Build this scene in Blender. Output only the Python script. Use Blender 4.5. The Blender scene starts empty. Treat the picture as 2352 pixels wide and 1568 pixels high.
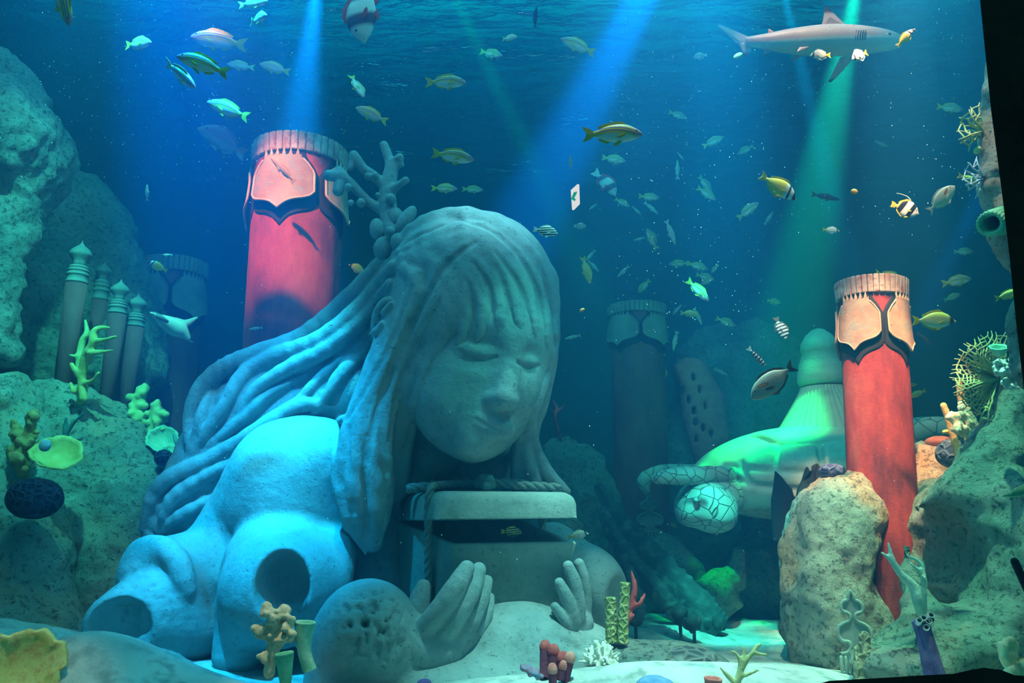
import bpy, bmesh, math, random
import numpy as np
from mathutils import Vector, Matrix
random.seed(7)
C = bpy.context.scene.collection
SC = bpy.context.scene
PI = math.pi

# ---------------------------------------------------------------- camera
FPX = 1680.0
PITCH = math.radians(12.9)
CAMZ = 1.0
cam = bpy.data.cameras.new('camera')
cam.sensor_width = 36.0
cam.lens = 36.0 * FPX / 2352.0
cam.clip_start = 0.05
cam.clip_end = 60
camo = bpy.data.objects.new('camera', cam)
C.objects.link(camo)
camo.location = (0, 0, CAMZ)
camo.rotation_euler = (PI / 2 + PITCH, 0, 0)
SC.camera = camo

# ---------------------------------------------------------------- exposure, sampling quality
SC.view_settings.view_transform = 'Standard'
SC.view_settings.look = 'None'
SC.view_settings.gamma = 1.0
SC.view_settings.use_curve_mapping = False
SC.view_settings.exposure = 0.0
cy = SC.cycles
cy.use_denoising = True
cy.max_bounces = 3
cy.diffuse_bounces = 2
cy.glossy_bounces = 1
cy.transmission_bounces = 2
cy.volume_bounces = 0
cy.transparent_max_bounces = 6
cy.caustics_reflective = False
cy.caustics_refractive = False
cy.use_adaptive_sampling = True
cy.adaptive_threshold = 0.03
cy.sample_clamp_indirect = 3.0

# ---------------------------------------------------------------- world: teal fill added for light scattered in the water
wd = bpy.data.worlds.new('scatter_fill')
SC.world = wd
wd.use_nodes = True
wd.node_tree.nodes['Background'].inputs[0].default_value = (0.015, 0.16, 0.20, 1)
wd.node_tree.nodes['Background'].inputs[1].default_value = 1.0


def W(px, py, Y):
    """point on the sight line of pixel (px,py) standing Y metres into the tank"""
    u = (px - 1176.0) / FPX
    v = (784.0 - py) / FPX
    dy = math.cos(PITCH) - v * math.sin(PITCH)
    dz = math.sin(PITCH) + v * math.cos(PITCH)
    t = Y / dy
    return Vector((u * t, Y, CAMZ + dz * t))


def WF(px, py, z=0.0):
    """point where that sight line meets the height z"""
    v = (784.0 - py) / FPX
    dy = math.cos(PITCH) - v * math.sin(PITCH)
    dz = math.sin(PITCH) + v * math.cos(PITCH)
    return W(px, py, (z - CAMZ) / dz * dy)


def PX(py, Y):
    """metres per photo pixel at that depth"""
    v = (784.0 - py) / FPX
    return Y / (math.cos(PITCH) - v * math.sin(PITCH)) / FPX


# ---------------------------------------------------------------- lamps above the water, with added fill lights
def aim(o, target):
    d = Vector(target) - o.location
    o.rotation_euler = d.to_track_quat('-Z', 'Y').to_euler()


def spot(name, loc, target, power, col, deg, blend=0.5, rad=0.04):
    l = bpy.data.lights.new(name, 'SPOT')
    l.energy = power
    l.color = col
    l.spot_size = math.radians(deg)
    l.spot_blend = blend
    l.shadow_soft_size = rad
    o = bpy.data.objects.new(name, l)
    C.objects.link(o)
    o.location = loc
    aim(o, target)
    return o


def area(name, loc, target, power, col, sx, sy):
    l = bpy.data.lights.new(name, 'AREA')
    l.shape = 'RECTANGLE'
    l.size = sx
    l.size_y = sy
    l.energy = power
    l.color = col
    o = bpy.data.objects.new(name, l)
    C.objects.link(o)
    o.location = loc
    aim(o, target)
    return o

SURF = 6.4      # water level
# wide unseen lamps added over the tank as ambient fill
area('overhead_fill', (0, 4.4, 7.4), (0, 4.8, 0), 760, (0.02, 0.62, 0.98), 8, 4)
area('front_fill_strip', (0, 2.5, 7.0), (0, 3.4, 0), 130, (0.55, 0.95, 1.0), 7, .5)  # added strip that brightens the fish and the tank front
# blue-cyan spots on the statue's back
spot('statue_spot', (-3.0, 4.0, 6.3), W(620, 1030, 5.2), 2500, (0.0, 0.30, 1.0), 22, 0.7, 0.05)
spot('shoulder_spot', (-1.5, 3.9, 6.3), W(690, 1010, 5.2), 4600, (0.02, 0.60, 1.0), 14, 0.9, 0.05)
spot('left_beam_spot', W(735, -90, 6.6), W(600, 1000, 5.9), 17000, (0.02, 0.48, 1.0), 13, 0.9, 0.05)
spot('statue_front_spot', (-1.8, 2.6, 6.2), W(590, 1180, 5.0), 10500, (0.0, 0.33, 1.0), 24, 0.9, 0.06)
spot('head_spot', (0.4, 3.2, 6.4), W(1120, 540, 5.0), 2200, (0.26, 0.70, 1.0), 15, 0.9, 0.06)
spot('face_key', (2.4, 2.5, 6.0), W(1130, 860, 4.8), 700, (0.10, 1.0, 0.85), 9, 0.8, 0.06)  # weak key light added to bring out the face
area('left_blue_fill', (-2.2, 5.0, 7.4), (-1.2, 5.4, 0), 40, (0.0, 0.25, 1.0), 3, 3)  # added soft blue fill over the left side
# deep blue beam behind the head
spot('blue_beam_spot', W(1640, -330, 6.5), W(1060, 800, 6.6), 42000, (0.0, 0.36, 1.0), 12, 0.9, 0.05)
# the two crossing beams: one lights the turtle, the other the back of the right column
spot('turtle_spot', W(1985, -120, 6.45), W(1760, 1040, 7.0), 27000, (0.0, 1.0, 0.32), 13, 0.85, 0.04)
spot('cross_beam_spot', W(1775, -120, 6.5), W(2010, 860, 6.0), 13000, (0.02, 0.85, 0.9), 5.5, 0.9, 0.03)
spot('far_beam_spot', W(2420, 100, 6.5), W(2080, 800, 6.9), 5000, (0.0, 0.35, 1.0), 6, 0.9, 0.03)
spot('edge_beam_spot', W(240, -200, 6.5), W(320, 700, 6.4), 250, (0.0, 0.5, 1.0), 8, 0.9, 0.03)
spot('green_rock_fill', (-0.8, 6.0, 6.3), W(1672, 1310, 7.25), 4500, (0.0, 1.0, 0.22), 6, 0.6, 0.05)  # added lamp standing in for the turtle's green light on this rock
spot('far_sand_spot', (1.0, 2.6, 6.2), W(1690, 1440, 6.5), 9500, (0.04, 0.78, 1.0), 12, 0.8, 0.05)
# white spots: right column and rock, left column
spot('column_spot', (1.7, 2.3, 6.0), W(2010, 980, 5.3), 5200, (1.0, 0.62, 0.50), 15, 0.7, 0.05)
spot('red_column_spot', (-2.5, 3.3, 6.2), W(680, 590, 6.3), 2300, (1.0, 0.38, 0.29), 19, 0.7, 0.05)
spot('cave_fill', (2.6, 3.7, 6.2), W(2190, 1230, 4.5), 2600, (0.28, 1.0, 0.80), 22, 0.8, 0.05)  # local light added for the cave rock
spot('boulder_fill', (1.1, 2.7, 6.2), W(1890, 1260, 5.2), 1700, (0.65, 1.0, 0.95), 9, 0.8, 0.05)  # added so the boulder does not stay dark
spot('orange_rock_fill', (2.2, 3.2, 6.2), W(2110, 1120, 5.8), 2600, (1.0, 0.62, 0.40), 9, 0.8, 0.05)  # extra warm light added for the orange boulder
spot('coral_fill', (-1.0, 2.5, 6.2), W(645, 1480, 3.95), 900, (1.0, 0.95, 0.80), 6, 0.8, 0.05)  # added to brighten the cream coral in front
spot('sponge_fill', (-1.7, 2.4, 6.2), W(40, 1520, 3.5), 500, (1.0, 1.0, 0.75), 9, 0.8, 0.05)  # invented spot that lifts the yellow cup sponge
spot('shark_spot', (1.7, 3.5, 6.3), W(1862, 96, 4.7), 420, (1.0, 0.72, 0.62), 28, 0.8, 0.05)
spot('fish_fill', (2.4, 2.4, 6.1), W(2010, 470, 3.7), 800, (1.0, 0.92, 0.78), 27, 0.8, 0.05)  # this and the next two are added to brighten fish
spot('fish_fill', (-1.3, 2.5, 6.2), W(520, 160, 3.9), 260, (0.5, 0.95, 1.0), 20, 0.8, 0.05)
spot('fish_fill', (0.5, 2.1, 5.6), W(1410, 300, 3.0), 220, (1.0, 0.97, 0.9), 16, 0.8, 0.05)
# sand in front
spot('sand_spot', (0.9, 3.0, 6.2), W(1500, 1560, 4.2), 3800, (0.30, 0.82, 1.0), 30, 0.9, 0.06)
spot('cliff_spot', (-2.4, 3.0, 6.2), W(180, 900, 6.3), 2400, (0.06, 0.9, 1.0), 36, 0.9, 0.06)

# ---------------------------------------------------------------- object helpers
def tag(o, label=None, cat=None, group=None, kind=None):
    if label: o['label'] = label
    if cat: o['category'] = cat
    if group: o['group'] = group
    if kind: o['kind'] = kind
    return o


def empty(name, loc=(0, 0, 0), label=None, cat=None, group=None):
    o = bpy.data.objects.new(name, None)
    C.objects.link(o)
    o.location = loc
    o.empty_display_size = 0.1
    return tag(o, label, cat, group)


def link(name, me, mat=None, parent=None):
    o = bpy.data.objects.new(name, me)
    C.objects.link(o)
    if mat is not None and len(me.materials) == 0:
        for m in (mat if isinstance(mat, (list, tuple)) else [mat]):
            me.materials.append(m)
    if parent is not None:
        o.parent = parent
        o.matrix_parent_inverse = Matrix.Translation(parent.location).inverted() if parent.type == 'EMPTY' and parent.parent is None else Matrix()
    return o


def mesh_np(name, v, f, smooth=True):
    """v (n,3) array, f (m,4) or (m,3) array"""
    me = bpy.data.meshes.new(name)
    v = np.asarray(v, dtype=np.float32)
    f = np.asarray(f, dtype=np.int32)
    k = f.shape[1]
    me.vertices.add(len(v)); me.vertices.foreach_set('co', v.ravel())
    me.loops.add(f.size); me.loops.foreach_set('vertex_index', f.ravel())
    me.polygons.add(len(f))
    me.polygons.foreach_set('loop_start', np.arange(0, f.size, k, dtype=np.int32))
    me.polygons.foreach_set('loop_total', np.full(len(f), k, dtype=np.int32))
    me.update(calc_edges=True)
    me.validate()
    if smooth:
        me.polygons.foreach_set('use_smooth', np.ones(len(me.polygons), dtype=bool))
    return me


class MB:
    """collects shapes into one mesh"""
    def __init__(s):
        s.v = []; s.f = []
    def add(s, vs, fs):
        n = len(s.v)
        s.v += [tuple(p) for p in vs]
        s.f += [tuple(i + n for i in q) for q in fs]
        return s
    def hexa(s, p):
        """8 points: bottom 4 ccw then top 4"""
        return s.add(p, [(3, 2, 1, 0), (4, 5, 6, 7), (0, 1, 5, 4), (1, 2, 6, 5), (2, 3, 7, 6), (3, 0, 4, 7)])
    def box(s, c, d, rot=None):
        c = Vector(c)
        pts = []
        for z in (-1, 1):
            for x, y in ((-1, -1), (1, -1), (1, 1), (-1, 1)):
                q = Vector((x * d[0] / 2, y * d[1] / 2, z * d[2] / 2))
                pts.append(c + (rot @ q if rot else q))
        return s.hexa(pts)
    def tube(s, pts, radii, n=10, cap=True, squash=1.0, up=None, closed=False):
        pts = [Vector(p) for p in pts]
        m = len(pts)
        if not hasattr(radii, '__len__'): radii = [radii] * m
        b = len(s.v)
        T0 = (pts[1] - pts[0]).normalized()
        ref = Vector(up) if up is not None else (Vector((0, 0, 1)) if abs(T0.z) < .8 else Vector((0, 1, 0)))
        N = (ref - T0 * ref.dot(T0)).normalized()
        for i in range(m):
            if closed: T = (pts[(i + 1) % m] - pts[i - 1]).normalized()
            else: T = (pts[min(i + 1, m - 1)] - pts[max(i - 1, 0)]).normalized()
            N = N - T * N.dot(T)
            N = N.normalized() if N.length > 1e-6 else T.orthogonal().normalized()
            B = T.cross(N)
            for j in range(n):
                a = 2 * PI * j / n
                s.v.append(tuple(pts[i] + (N * math.cos(a) * squash + B * math.sin(a)) * radii[i]))
        for i in range(m if closed else m - 1):
            i2 = (i + 1) % m
            for j in range(n):
                j2 = (j + 1) % n
                s.f.append((b + i * n + j, b + i * n + j2, b + i2 * n + j2, b + i2 * n + j))
        if cap and not closed:
            for i, sg in ((0, -1), (m - 1, 1)):
                T = (pts[min(i + 1, m - 1)] - pts[max(i - 1, 0)]).normalized() * sg
                k = len(s.v)
                # domed end
                for q in (0.7, ):
                    for j in range(n):
                        p = Vector(s.v[b + i * n + j]); d = p - pts[i]
                        s.v.append(tuple(pts[i] + d * q + T * radii[i] * .6))
                s.v.append(tuple(pts[i] + T * radii[i] * .85))
                for j in range(n):
                    j2 = (j + 1) % n
                    a, c, d, e = b + i * n + j, b + i * n + j2, k + j2, k + j
                    s.f.append((a, c, d, e) if sg > 0 else (e, d, c, a))
                    s.f.append((k + j, k + j2, k + n) if sg > 0 else (k + n, k + j2, k + j))
        return s
    def lathe(s, prof, n=24, c=(0, 0, 0), rot=None, wob=None):
        c = Vector(c); b = len(s.v); m = len(prof)
        for i, (r, z) in enumerate(prof):
            for j in range(n):
                a = 2 * PI * j / n
                rr = r * (wob(a, i) if wob else 1)
                q = Vector((rr * math.cos(a), rr * math.sin(a), z))
                s.v.append(tuple(c + (rot @ q if rot else q)))
        for i in range(m - 1):
            for j in range(n):
                j2 = (j + 1) % n
                s.f.append((b + i * n + j, b + i * n + j2, b + (i + 1) * n + j2, b + (i + 1) * n + j))
        return s
    def ball(s, c, r, n=10, rot=None):
        rr = r if hasattr(r, '__len__') else (r, r, r)
        c = Vector(c); b = len(s.v); m = max(4, n // 2 + 1)
        for i in range(m + 1):
            t = PI * i / m
            for j in range(n):
                a = 2 * PI * j / n
                q = Vector((math.sin(t) * math.cos(a) * rr[0], math.sin(t) * math.sin(a) * rr[1], -math.cos(t) * rr[2]))
                s.v.append(tuple(c + (rot @ q if rot else q)))
        for i in range(m):
            for j in range(n):
                j2 = (j + 1) % n
                s.f.append((b + i * n + j, b + i * n + j2, b + (i + 1) * n + j2, b + (i + 1) * n + j))
        return s
    def slab(s, outline, thick, nrm):
        """flat outline (list of points, any plane) given real thickness along nrm"""
        nrm = Vector(nrm).normalized() * thick / 2
        n = len(outline); b = len(s.v)
        for p in outline: s.v.append(tuple(Vector(p) + nrm))
        for p in outline: s.v.append(tuple(Vector(p) - nrm))
        s.f.append(tuple(b + i for i in range(n)))
        s.f.append(tuple(b + n + i for i in range(n - 1, -1, -1)))
        for i in range(n):
            i2 = (i + 1) % n
            s.f.append((b + i2, b + i, b + n + i, b + n + i2))
        return s
    def mesh(s, name, smooth=True):
        me = bpy.data.meshes.new(name)
        me.from_pydata(s.v, [], s.f)
        bm = bmesh.new(); bm.from_mesh(me)
        bmesh.ops.remove_doubles(bm, verts=bm.verts, dist=1e-5)
        bmesh.ops.recalc_face_normals(bm, faces=bm.faces)
        bm.to_mesh(me); bm.free()
        if smooth:
            me.polygons.foreach_set('use_smooth', np.ones(len(me.polygons), dtype=bool))
        return me
    def build(s, name, mat, parent=None, smooth=True):
        return link(name, s.mesh(name, smooth), mat, parent)


def spline(pts, n):
    """Catmull-Rom through rows of any width, n samples"""
    P = np.asarray(pts, dtype=float)
    m = len(P)
    if m == 2:
        t = np.linspace(0, 1, n)[:, None]
        return P[0] * (1 - t) + P[1] * t
    out = []
    for s_ in np.linspace(0, m - 1 - 1e-9, n):
        i = int(s_); t = s_ - i
        p0 = P[i - 1] if i > 0 else 2 * P[0] - P[1]
        p1, p2 = P[i], P[i + 1]
        p3 = P[i + 2] if i + 2 < m else 2 * P[-1] - P[-2]
        out.append(.5 * (2 * p1 + (p2 - p0) * t + (2 * p0 - 5 * p1 + 4 * p2 - p3) * t * t + (3 * p1 - p0 - 3 * p2 + p3) * t ** 3))
    return np.array(out)


# ---------------------------------------------------------------- value noise (numpy)
_rs = np.random.RandomState(11)
_tab = _rs.rand(4096).astype(np.float32)
def vnoise(p):
    i = np.floor(p).astype(np.int64); f = p - i
    f = f * f * (3 - 2 * f)
    def h(a, b, c): return _tab[(a * 73 + b * 179 + c * 283 + (a * b * 7 + b * c * 13) % 1021) & 4095]
    x, y, z = i[..., 0], i[..., 1], i[..., 2]
    fx, fy, fz = f[..., 0], f[..., 1], f[..., 2]
    def l(a, b, t): return a + (b - a) * t
    return l(l(l(h(x, y, z), h(x + 1, y, z), fx), l(h(x, y + 1, z), h(x + 1, y + 1, z), fx), fy),
             l(l(h(x, y, z + 1), h(x + 1, y, z + 1), fx), l(h(x, y + 1, z + 1), h(x + 1, y + 1, z + 1), fx), fy), fz)


def fbm(p, oct=4):
    p = np.asarray(p, dtype=np.float64)
    s = 0; a = .5
    for o in range(oct):
        s = s + a * (vnoise(p * 2 ** o + o * 17.3) - .5) * 2; a *= .5
    return s


# ---------------------------------------------------------------- sculpting: blended distance fields
class Field:
    def __init__(s): s.pr = []
    def _add(s, fn, lo, hi, k, sub): s.pr.append((fn, np.array(lo, float), np.array(hi, float), k, sub)); return s
    def cap(s, a, b, ra, rb, k=.03, sub=False):
        a = np.array(a, float); b = np.array(b, float)
        ba = b - a; L2 = float(ba @ ba) + 1e-12
        def fn(P):
            t = np.clip(((P - a) @ ba) / L2, 0, 1)
            return np.linalg.norm(P - a - t[..., None] * ba, axis=-1) - (ra + (rb - ra) * t)
        r = max(ra, rb)
        return s._add(fn, np.minimum(a, b) - r, np.maximum(a, b) + r, k, sub)
    def chain(s, pts, rad, k=.03, sub=False):
        if not hasattr(rad, '__len__'): rad = [rad] * len(pts)
        A = np.array([tuple(p) for p in pts], float); R = np.array(rad, float)
        def fn(P):
            D = None
            for i in range(len(A) - 1):
                ba = A[i + 1] - A[i]
                t = np.clip(((P - A[i]) @ ba) / (float(ba @ ba) + 1e-12), 0, 1)
                d = np.linalg.norm(P - A[i] - t[..., None] * ba, axis=-1) - (R[i] + (R[i + 1] - R[i]) * t)
                D = d if D is None else np.minimum(D, d)
            return D
        fn.segs = (A, R)
        return s._add(fn, (A - R[:, None]).min(0), (A + R[:, None]).max(0), k, sub)
    def ell(s, c, r, rot=None, k=.05, sub=False):
        c = np.array(c, float); r = np.array(r, float)
        M = np.array(rot.to_3x3(), float) if rot is not None else np.eye(3)
        def fn(P):
            q = (P - c) @ M
            k0 = np.linalg.norm(q / r, axis=-1); k1 = np.linalg.norm(q / (r * r), axis=-1) + 1e-9
            return k0 * (k0 - 1) / k1
        R = np.sqrt(((M * r) ** 2).sum(1))
        return s._add(fn, c - R, c + R, k, sub)
    def rbox(s, c, h, rot=None, rad=.02, k=.03, sub=False):
        c = np.array(c, float); h = np.array(h, float)
        M = np.array(rot.to_3x3(), float) if rot is not None else np.eye(3)
        def fn(P):
            q = np.abs((P - c) @ M) - (h - rad)
            return np.linalg.norm(np.maximum(q, 0), axis=-1) + np.minimum(q.max(-1), 0) - rad
        R = np.abs(M) @ h
        return s._add(fn, c - R, c + R, k, sub)
    @staticmethod
    def _mix(D, d, k, sub):
        if sub:
            d = -d
            h = np.maximum(k - np.abs(D - d), 0) / max(k, 1e-6)
            return np.maximum(D, d) + h * h * k * .25
        h = np.maximum(k - np.abs(D - d), 0) / max(k, 1e-6)
        return np.minimum(D, d) - h * h * k * .25
    def ev(s, P):
        D = np.full(P.shape[:-1], 10.0)
        for fn, lo, hi, k, sub in s.pr: D = s._mix(D, fn(P), k, sub)
        return D
    def hits(s, pp, y0, y1, n=160):
        """for (m,2) pixels: first surface point on each sight line; the Y of misses is nan"""
        pp = np.asarray(pp, float)
        Y = np.linspace(y0, y1, n)
        v = (784.0 - pp[:, 1]) / FPX; u = (pp[:, 0] - 1176.0) / FPX
        dy = math.cos(PITCH) - v * math.sin(PITCH); dz = math.sin(PITCH) + v * math.cos(PITCH)
        t = Y[None, :] / dy[:, None]
        P = np.stack([u[:, None] * t, np.broadcast_to(Y, t.shape), CAMZ + dz[:, None] * t], -1)
        D = s.ev(P)
        out = np.full(len(pp), np.nan)
        for i in range(len(pp)):
            w = np.nonzero(D[i] < 0)[0]
            if len(w):
                j = w[0]
                if j == 0: out[i] = Y[0]
                else:
                    a, b = D[i, j - 1], D[i, j]
                    out[i] = Y[j - 1] + (Y[j] - Y[j - 1]) * a / (a - b)
        return out
    def mesh(s, name, vox, disp=None, smooth=1):
        lo = np.min([p[1] for p in s.pr if not p[4]], axis=0) - 4 * vox - .02
        hi = np.max([p[2] for p in s.pr if not p[4]], axis=0) + 4 * vox + .02
        n = np.ceil((hi - lo) / vox).astype(int) + 1
        ax = [lo[i] + np.arange(n[i]) * vox for i in range(3)]
        D = np.full(tuple(n), 1.0, dtype=np.float32)
        for fn, a, b, k, sub in s.pr:
            m = k + 3 * vox
            i0 = np.maximum(np.floor((a - m - lo) / vox).astype(int), 0)
            i1 = np.minimum(np.ceil((b + m - lo) / vox).astype(int) + 1, n)
            if np.any(i1 <= i0): continue
            sl = tuple(slice(i0[q], i1[q]) for q in range(3))
            if hasattr(fn, 'segs'):
                A, R = fn.segs
                T = np.full(tuple(i1 - i0), 1.0, dtype=np.float32)
                for i in range(len(A) - 1):
                    lo2 = np.minimum(A[i] - R[i], A[i + 1] - R[i + 1]) - m; hi2 = np.maximum(A[i] + R[i], A[i + 1] + R[i + 1]) + m
                    j0 = np.maximum(np.floor((lo2 - lo) / vox).astype(int), i0)
                    j1 = np.minimum(np.ceil((hi2 - lo) / vox).astype(int) + 1, i1)
                    if np.any(j1 <= j0): continue
                    X = [ax[q][j0[q]:j1[q]].astype(np.float32) - np.float32(A[i][q]) for q in range(3)]
                    ba = (A[i + 1] - A[i]).astype(np.float32)
                    X = [X[0][:, None, None], X[1][None, :, None], X[2][None, None, :]]
                    t = np.clip((X[0] * ba[0] + X[1] * ba[1] + X[2] * ba[2]) / (float(ba @ ba) + 1e-12), 0, 1)
                    d = np.sqrt((X[0] - t * ba[0]) ** 2 + (X[1] - t * ba[1]) ** 2 + (X[2] - t * ba[2]) ** 2) - (R[i] + (R[i + 1] - R[i]) * t)
                    s2 = tuple(slice(j0[q] - i0[q], j1[q] - i0[q]) for q in range(3))
                    T[s2] = np.minimum(T[s2], d)
                D[sl] = s._mix(D[sl], T, k, sub)
                continue
            G = np.stack(np.meshgrid(*[ax[q][i0[q]:i1[q]] for q in range(3)], indexing='ij'), -1)
            D[sl] = s._mix(D[sl], fn(G), k, sub)
        v, f = surface_nets(D, lo, vox)
        for _ in range(smooth): v = relax(v, f)
        if disp is not None:
            nr = vnormals(v, f)
            v = v + nr * disp(v, nr)[:, None]
        return mesh_np(name, v, f)


def surface_nets(D, lo, vox):
    S = D < 0
    nx, ny, nz = D.shape
    offs = [(i, j, k) for i in (0, 1) for j in (0, 1) for k in (0, 1)]
    cnt = np.zeros((nx - 1, ny - 1, nz - 1), dtype=np.int8)
    for i, j, k in offs: cnt += S[i:nx - 1 + i, j:ny - 1 + j, k:nz - 1 + k]
    act = (cnt > 0) & (cnt < 8)
    idx = np.argwhere(act)
    vid = np.full(act.shape, -1, dtype=np.int64)
    vid[act] = np.arange(len(idx))
    cv = np.stack([D[idx[:, 0] + i, idx[:, 1] + j, idx[:, 2] + k] for i, j, k in offs], 1).astype(np.float64)
    acc = np.zeros((len(idx), 3)); num = np.zeros(len(idx))
    O = np.array(offs, float)
    for a in range(8):
        for b in range(a + 1, 8):
            if np.abs(O[a] - O[b]).sum() != 1: continue
            m = (cv[:, a] < 0) != (cv[:, b] < 0)
            t = np.where(m, cv[:, a] / np.where(m, cv[:, a] - cv[:, b], 1), 0)
            acc += m[:, None] * (O[a] + t[:, None] * (O[b] - O[a])); num += m
    v = lo + (idx + acc / num[:, None]) * vox
    F = []
    for ax in range(3):
        sl0 = [slice(None)] * 3; sl1 = [slice(None)] * 3
        sl0[ax] = slice(0, -1); sl1[ax] = slice(1, None)
        e = S[tuple(sl0)] != S[tuple(sl1)]
        ins = S[tuple(sl0)]
        q = np.argwhere(e)
        b, c = (ax + 1) % 3, (ax + 2) % 3
        ok = (q[:, b] > 0) & (q[:, c] > 0) & (q[:, b] < D.shape[b] - 1) & (q[:, c] < D.shape[c] - 1)
        q = q[ok]
        si = ins[q[:, 0], q[:, 1], q[:, 2]]
        def g(db, dc):
            r = q.copy(); r[:, b] += db; r[:, c] += dc
            return vid[r[:, 0], r[:, 1], r[:, 2]]
        f = np.stack([g(-1, -1), g(0, -1), g(0, 0), g(-1, 0)], 1)
        f[~si] = f[~si][:, ::-1]
        F.append(f)
    F = np.concatenate(F)
    return v, F[(F >= 0).all(1)]


def relax(v, f, w=.5):
    acc = np.zeros_like(v); n = np.zeros(len(v))
    for i in range(4):
        a, b = f[:, i], f[:, (i + 1) % 4]
        for q in range(3): acc[:, q] += np.bincount(a, v[b, q], len(v)) + np.bincount(b, v[a, q], len(v))
        n += np.bincount(a, minlength=len(v)) + np.bincount(b, minlength=len(v))
    n = np.maximum(n, 1)
    return v * (1 - w) + w * acc / n[:, None]


def vnormals(v, f):
    nf = np.cross(v[f[:, 2]] - v[f[:, 0]], v[f[:, 3]] - v[f[:, 1]])
    nr = np.zeros_like(v)
    for i in range(4):
        for q in range(3): nr[:, q] += np.bincount(f[:, i], nf[:, q], len(v))
    return nr / (np.linalg.norm(nr, axis=1)[:, None] + 1e-12)


# ---------------------------------------------------------------- materials
class NT:
    """small node-tree writer"""
    def __init__(s, name):
        s.m = bpy.data.materials.new(name); s.m.use_nodes = True
        s.t = s.m.node_tree; s.t.nodes.clear()
        s.out = s.n('ShaderNodeOutputMaterial')
    def n(s, kind, **kw):
        x = s.t.nodes.new(kind)
        for k, v in kw.items():
            if k.startswith('i_'):
                key = k[2:].replace('_', ' ')
                key = int(key) if key.isdigit() else key
                if hasattr(v, 'bl_idname') and 'Socket' in v.bl_idname: s.t.links.new(v, x.inputs[key])
                else: x.inputs[key].default_value = v
            else: setattr(x, k, v)
        return x
    def coord(s, which='Object'): return s.n('ShaderNodeTexCoord').outputs[which]
    def noise(s, vec, scale, detail=4, rough=.55):
        return s.n('ShaderNodeTexNoise', i_Vector=vec, i_Scale=scale, i_Detail=detail, i_Roughness=rough).outputs[0]
    def ramp(s, fac, stops, interp='LINEAR'):
        r = s.n('ShaderNodeValToRGB', i_Fac=fac); cr = r.color_ramp; cr.interpolation = interp
        while len(cr.elements) < len(stops): cr.elements.new(.5)
        for e, (p, c) in zip(cr.elements, stops):
            e.position = p; e.color = (c[0], c[1], c[2], 1) if hasattr(c, '__len__') else (c, c, c, 1)
        return r.outputs[0]
    def mix(s, fac, a, b, mode='MIX'):
        x = s.n('ShaderNodeMix', data_type='RGBA', blend_type=mode)
        for sock, v in ((x.inputs[0], fac), (x.inputs[6], a), (x.inputs[7], b)):
            if hasattr(v, 'bl_idname'): s.t.links.new(v, sock)
            else: sock.default_value = v if not hasattr(v, '__len__') else ((v[0], v[1], v[2], 1))
        return x.outputs[2]
    def math(s, op, a, b=0.0, clamp=False):
        x = s.n('ShaderNodeMath', operation=op, use_clamp=clamp)
        for sock, v in ((x.inputs[0], a), (x.inputs[1], b)):
            if hasattr(v, 'bl_idname'): s.t.links.new(v, sock)
            else: sock.default_value = v
        return x.outputs[0]
    def bump(s, h, strength=.4, dist=.02):
        return s.n('ShaderNodeBump', i_Height=h, i_Strength=strength, i_Distance=dist).outputs[0]
    def bsdf(s, col, rough=.7, normal=None, **kw):
        b = s.n('ShaderNodeBsdfPrincipled')
        for key, v in [('Base Color', col), ('Roughness', rough)] + list(kw.items()):
            key = key.replace('_', ' ')
            if hasattr(v, 'bl_idname'): s.t.links.new(v, b.inputs[key])
            else: b.inputs[key].default_value = v if not (hasattr(v, '__len__') and len(v) == 3) else (*v, 1)
        if normal is not None: s.t.links.new(normal, b.inputs['Normal'])
        s.t.links.new(b.outputs[0], s.out.inputs['Surface'])
        return s.m


MATS = {}
def rough_mat(name, c1, c2, scale=6, bump=.4, bscale=30, rough=.85, c3=None, dist=.02, coord='Object', spec=.2, lo=.35, hi=.65):
    """mottled mineral / coral skin"""
    if name in MATS: return MATS[name]
    t = NT(name); co = t.coord(coord)
    n1 = t.noise(co, scale, 5)
    col = t.ramp(n1, [(lo, c1), (hi, c2)])
    if c3 is not None:
        n2 = t.noise(co, scale * 3.1, 3)
        col = t.mix(t.ramp(n2, [(.5, 0), (.68, 1)]), col, c3)
    nb = t.noise(co, bscale, 5, .65)
    m = t.bsdf(col, rough, t.bump(nb, bump, dist), **{'Specular IOR Level': spec})
    MATS[name] = m
    return m


def plain(name, c, rough=.6, spec=.3):
    if name in MATS: return MATS[name]
    t = NT(name)
    n = t.noise(t.coord(), 18, 3)
    MATS[name] = t.bsdf(t.mix(t.ramp(n, [(.4, 0), (.65, 1)]), c, tuple(x * .82 for x in c)), rough, t.bump(n, .15, .01), **{'Specular IOR Level': spec})
    return MATS[name]

# ================================================================ the tank itself
def wall(name, p, mat, sub=1):
    return tag(MB().hexa(p).build(name, mat, smooth=False), kind='structure')

M_WALL = rough_mat('tank_wall', (.025, .14, .19), (.04, .22, .28), 0.5, .5, 3, .9, dist=.1)
XL, XR, YB, YG = -7.5, 7.5, 11.5, 2.0
tag(MB().box((0, YB + .1, 4.1), (XR - XL, .2, 8.8)).build('wall_back', M_WALL, smooth=False), kind='structure')
tag(MB().box((XL - .1, 6.8, 4.1), (.2, 9.6, 8.8)).build('wall_left', M_WALL, smooth=False), kind='structure')
tag(MB().box((XR + .1, 6.8, 4.1), (.2, 9.6, 8.8)).build('wall_right', M_WALL, smooth=False), kind='structure')

tag(MB().box((0, 6.2, 8.6), (17, 13, .2)).build('unseen_ceiling', plain('unseen_ceiling_black', (.01, .01, .012), .9), smooth=False), kind='structure')  # unseen; added to block the world fill above the water surface

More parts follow.
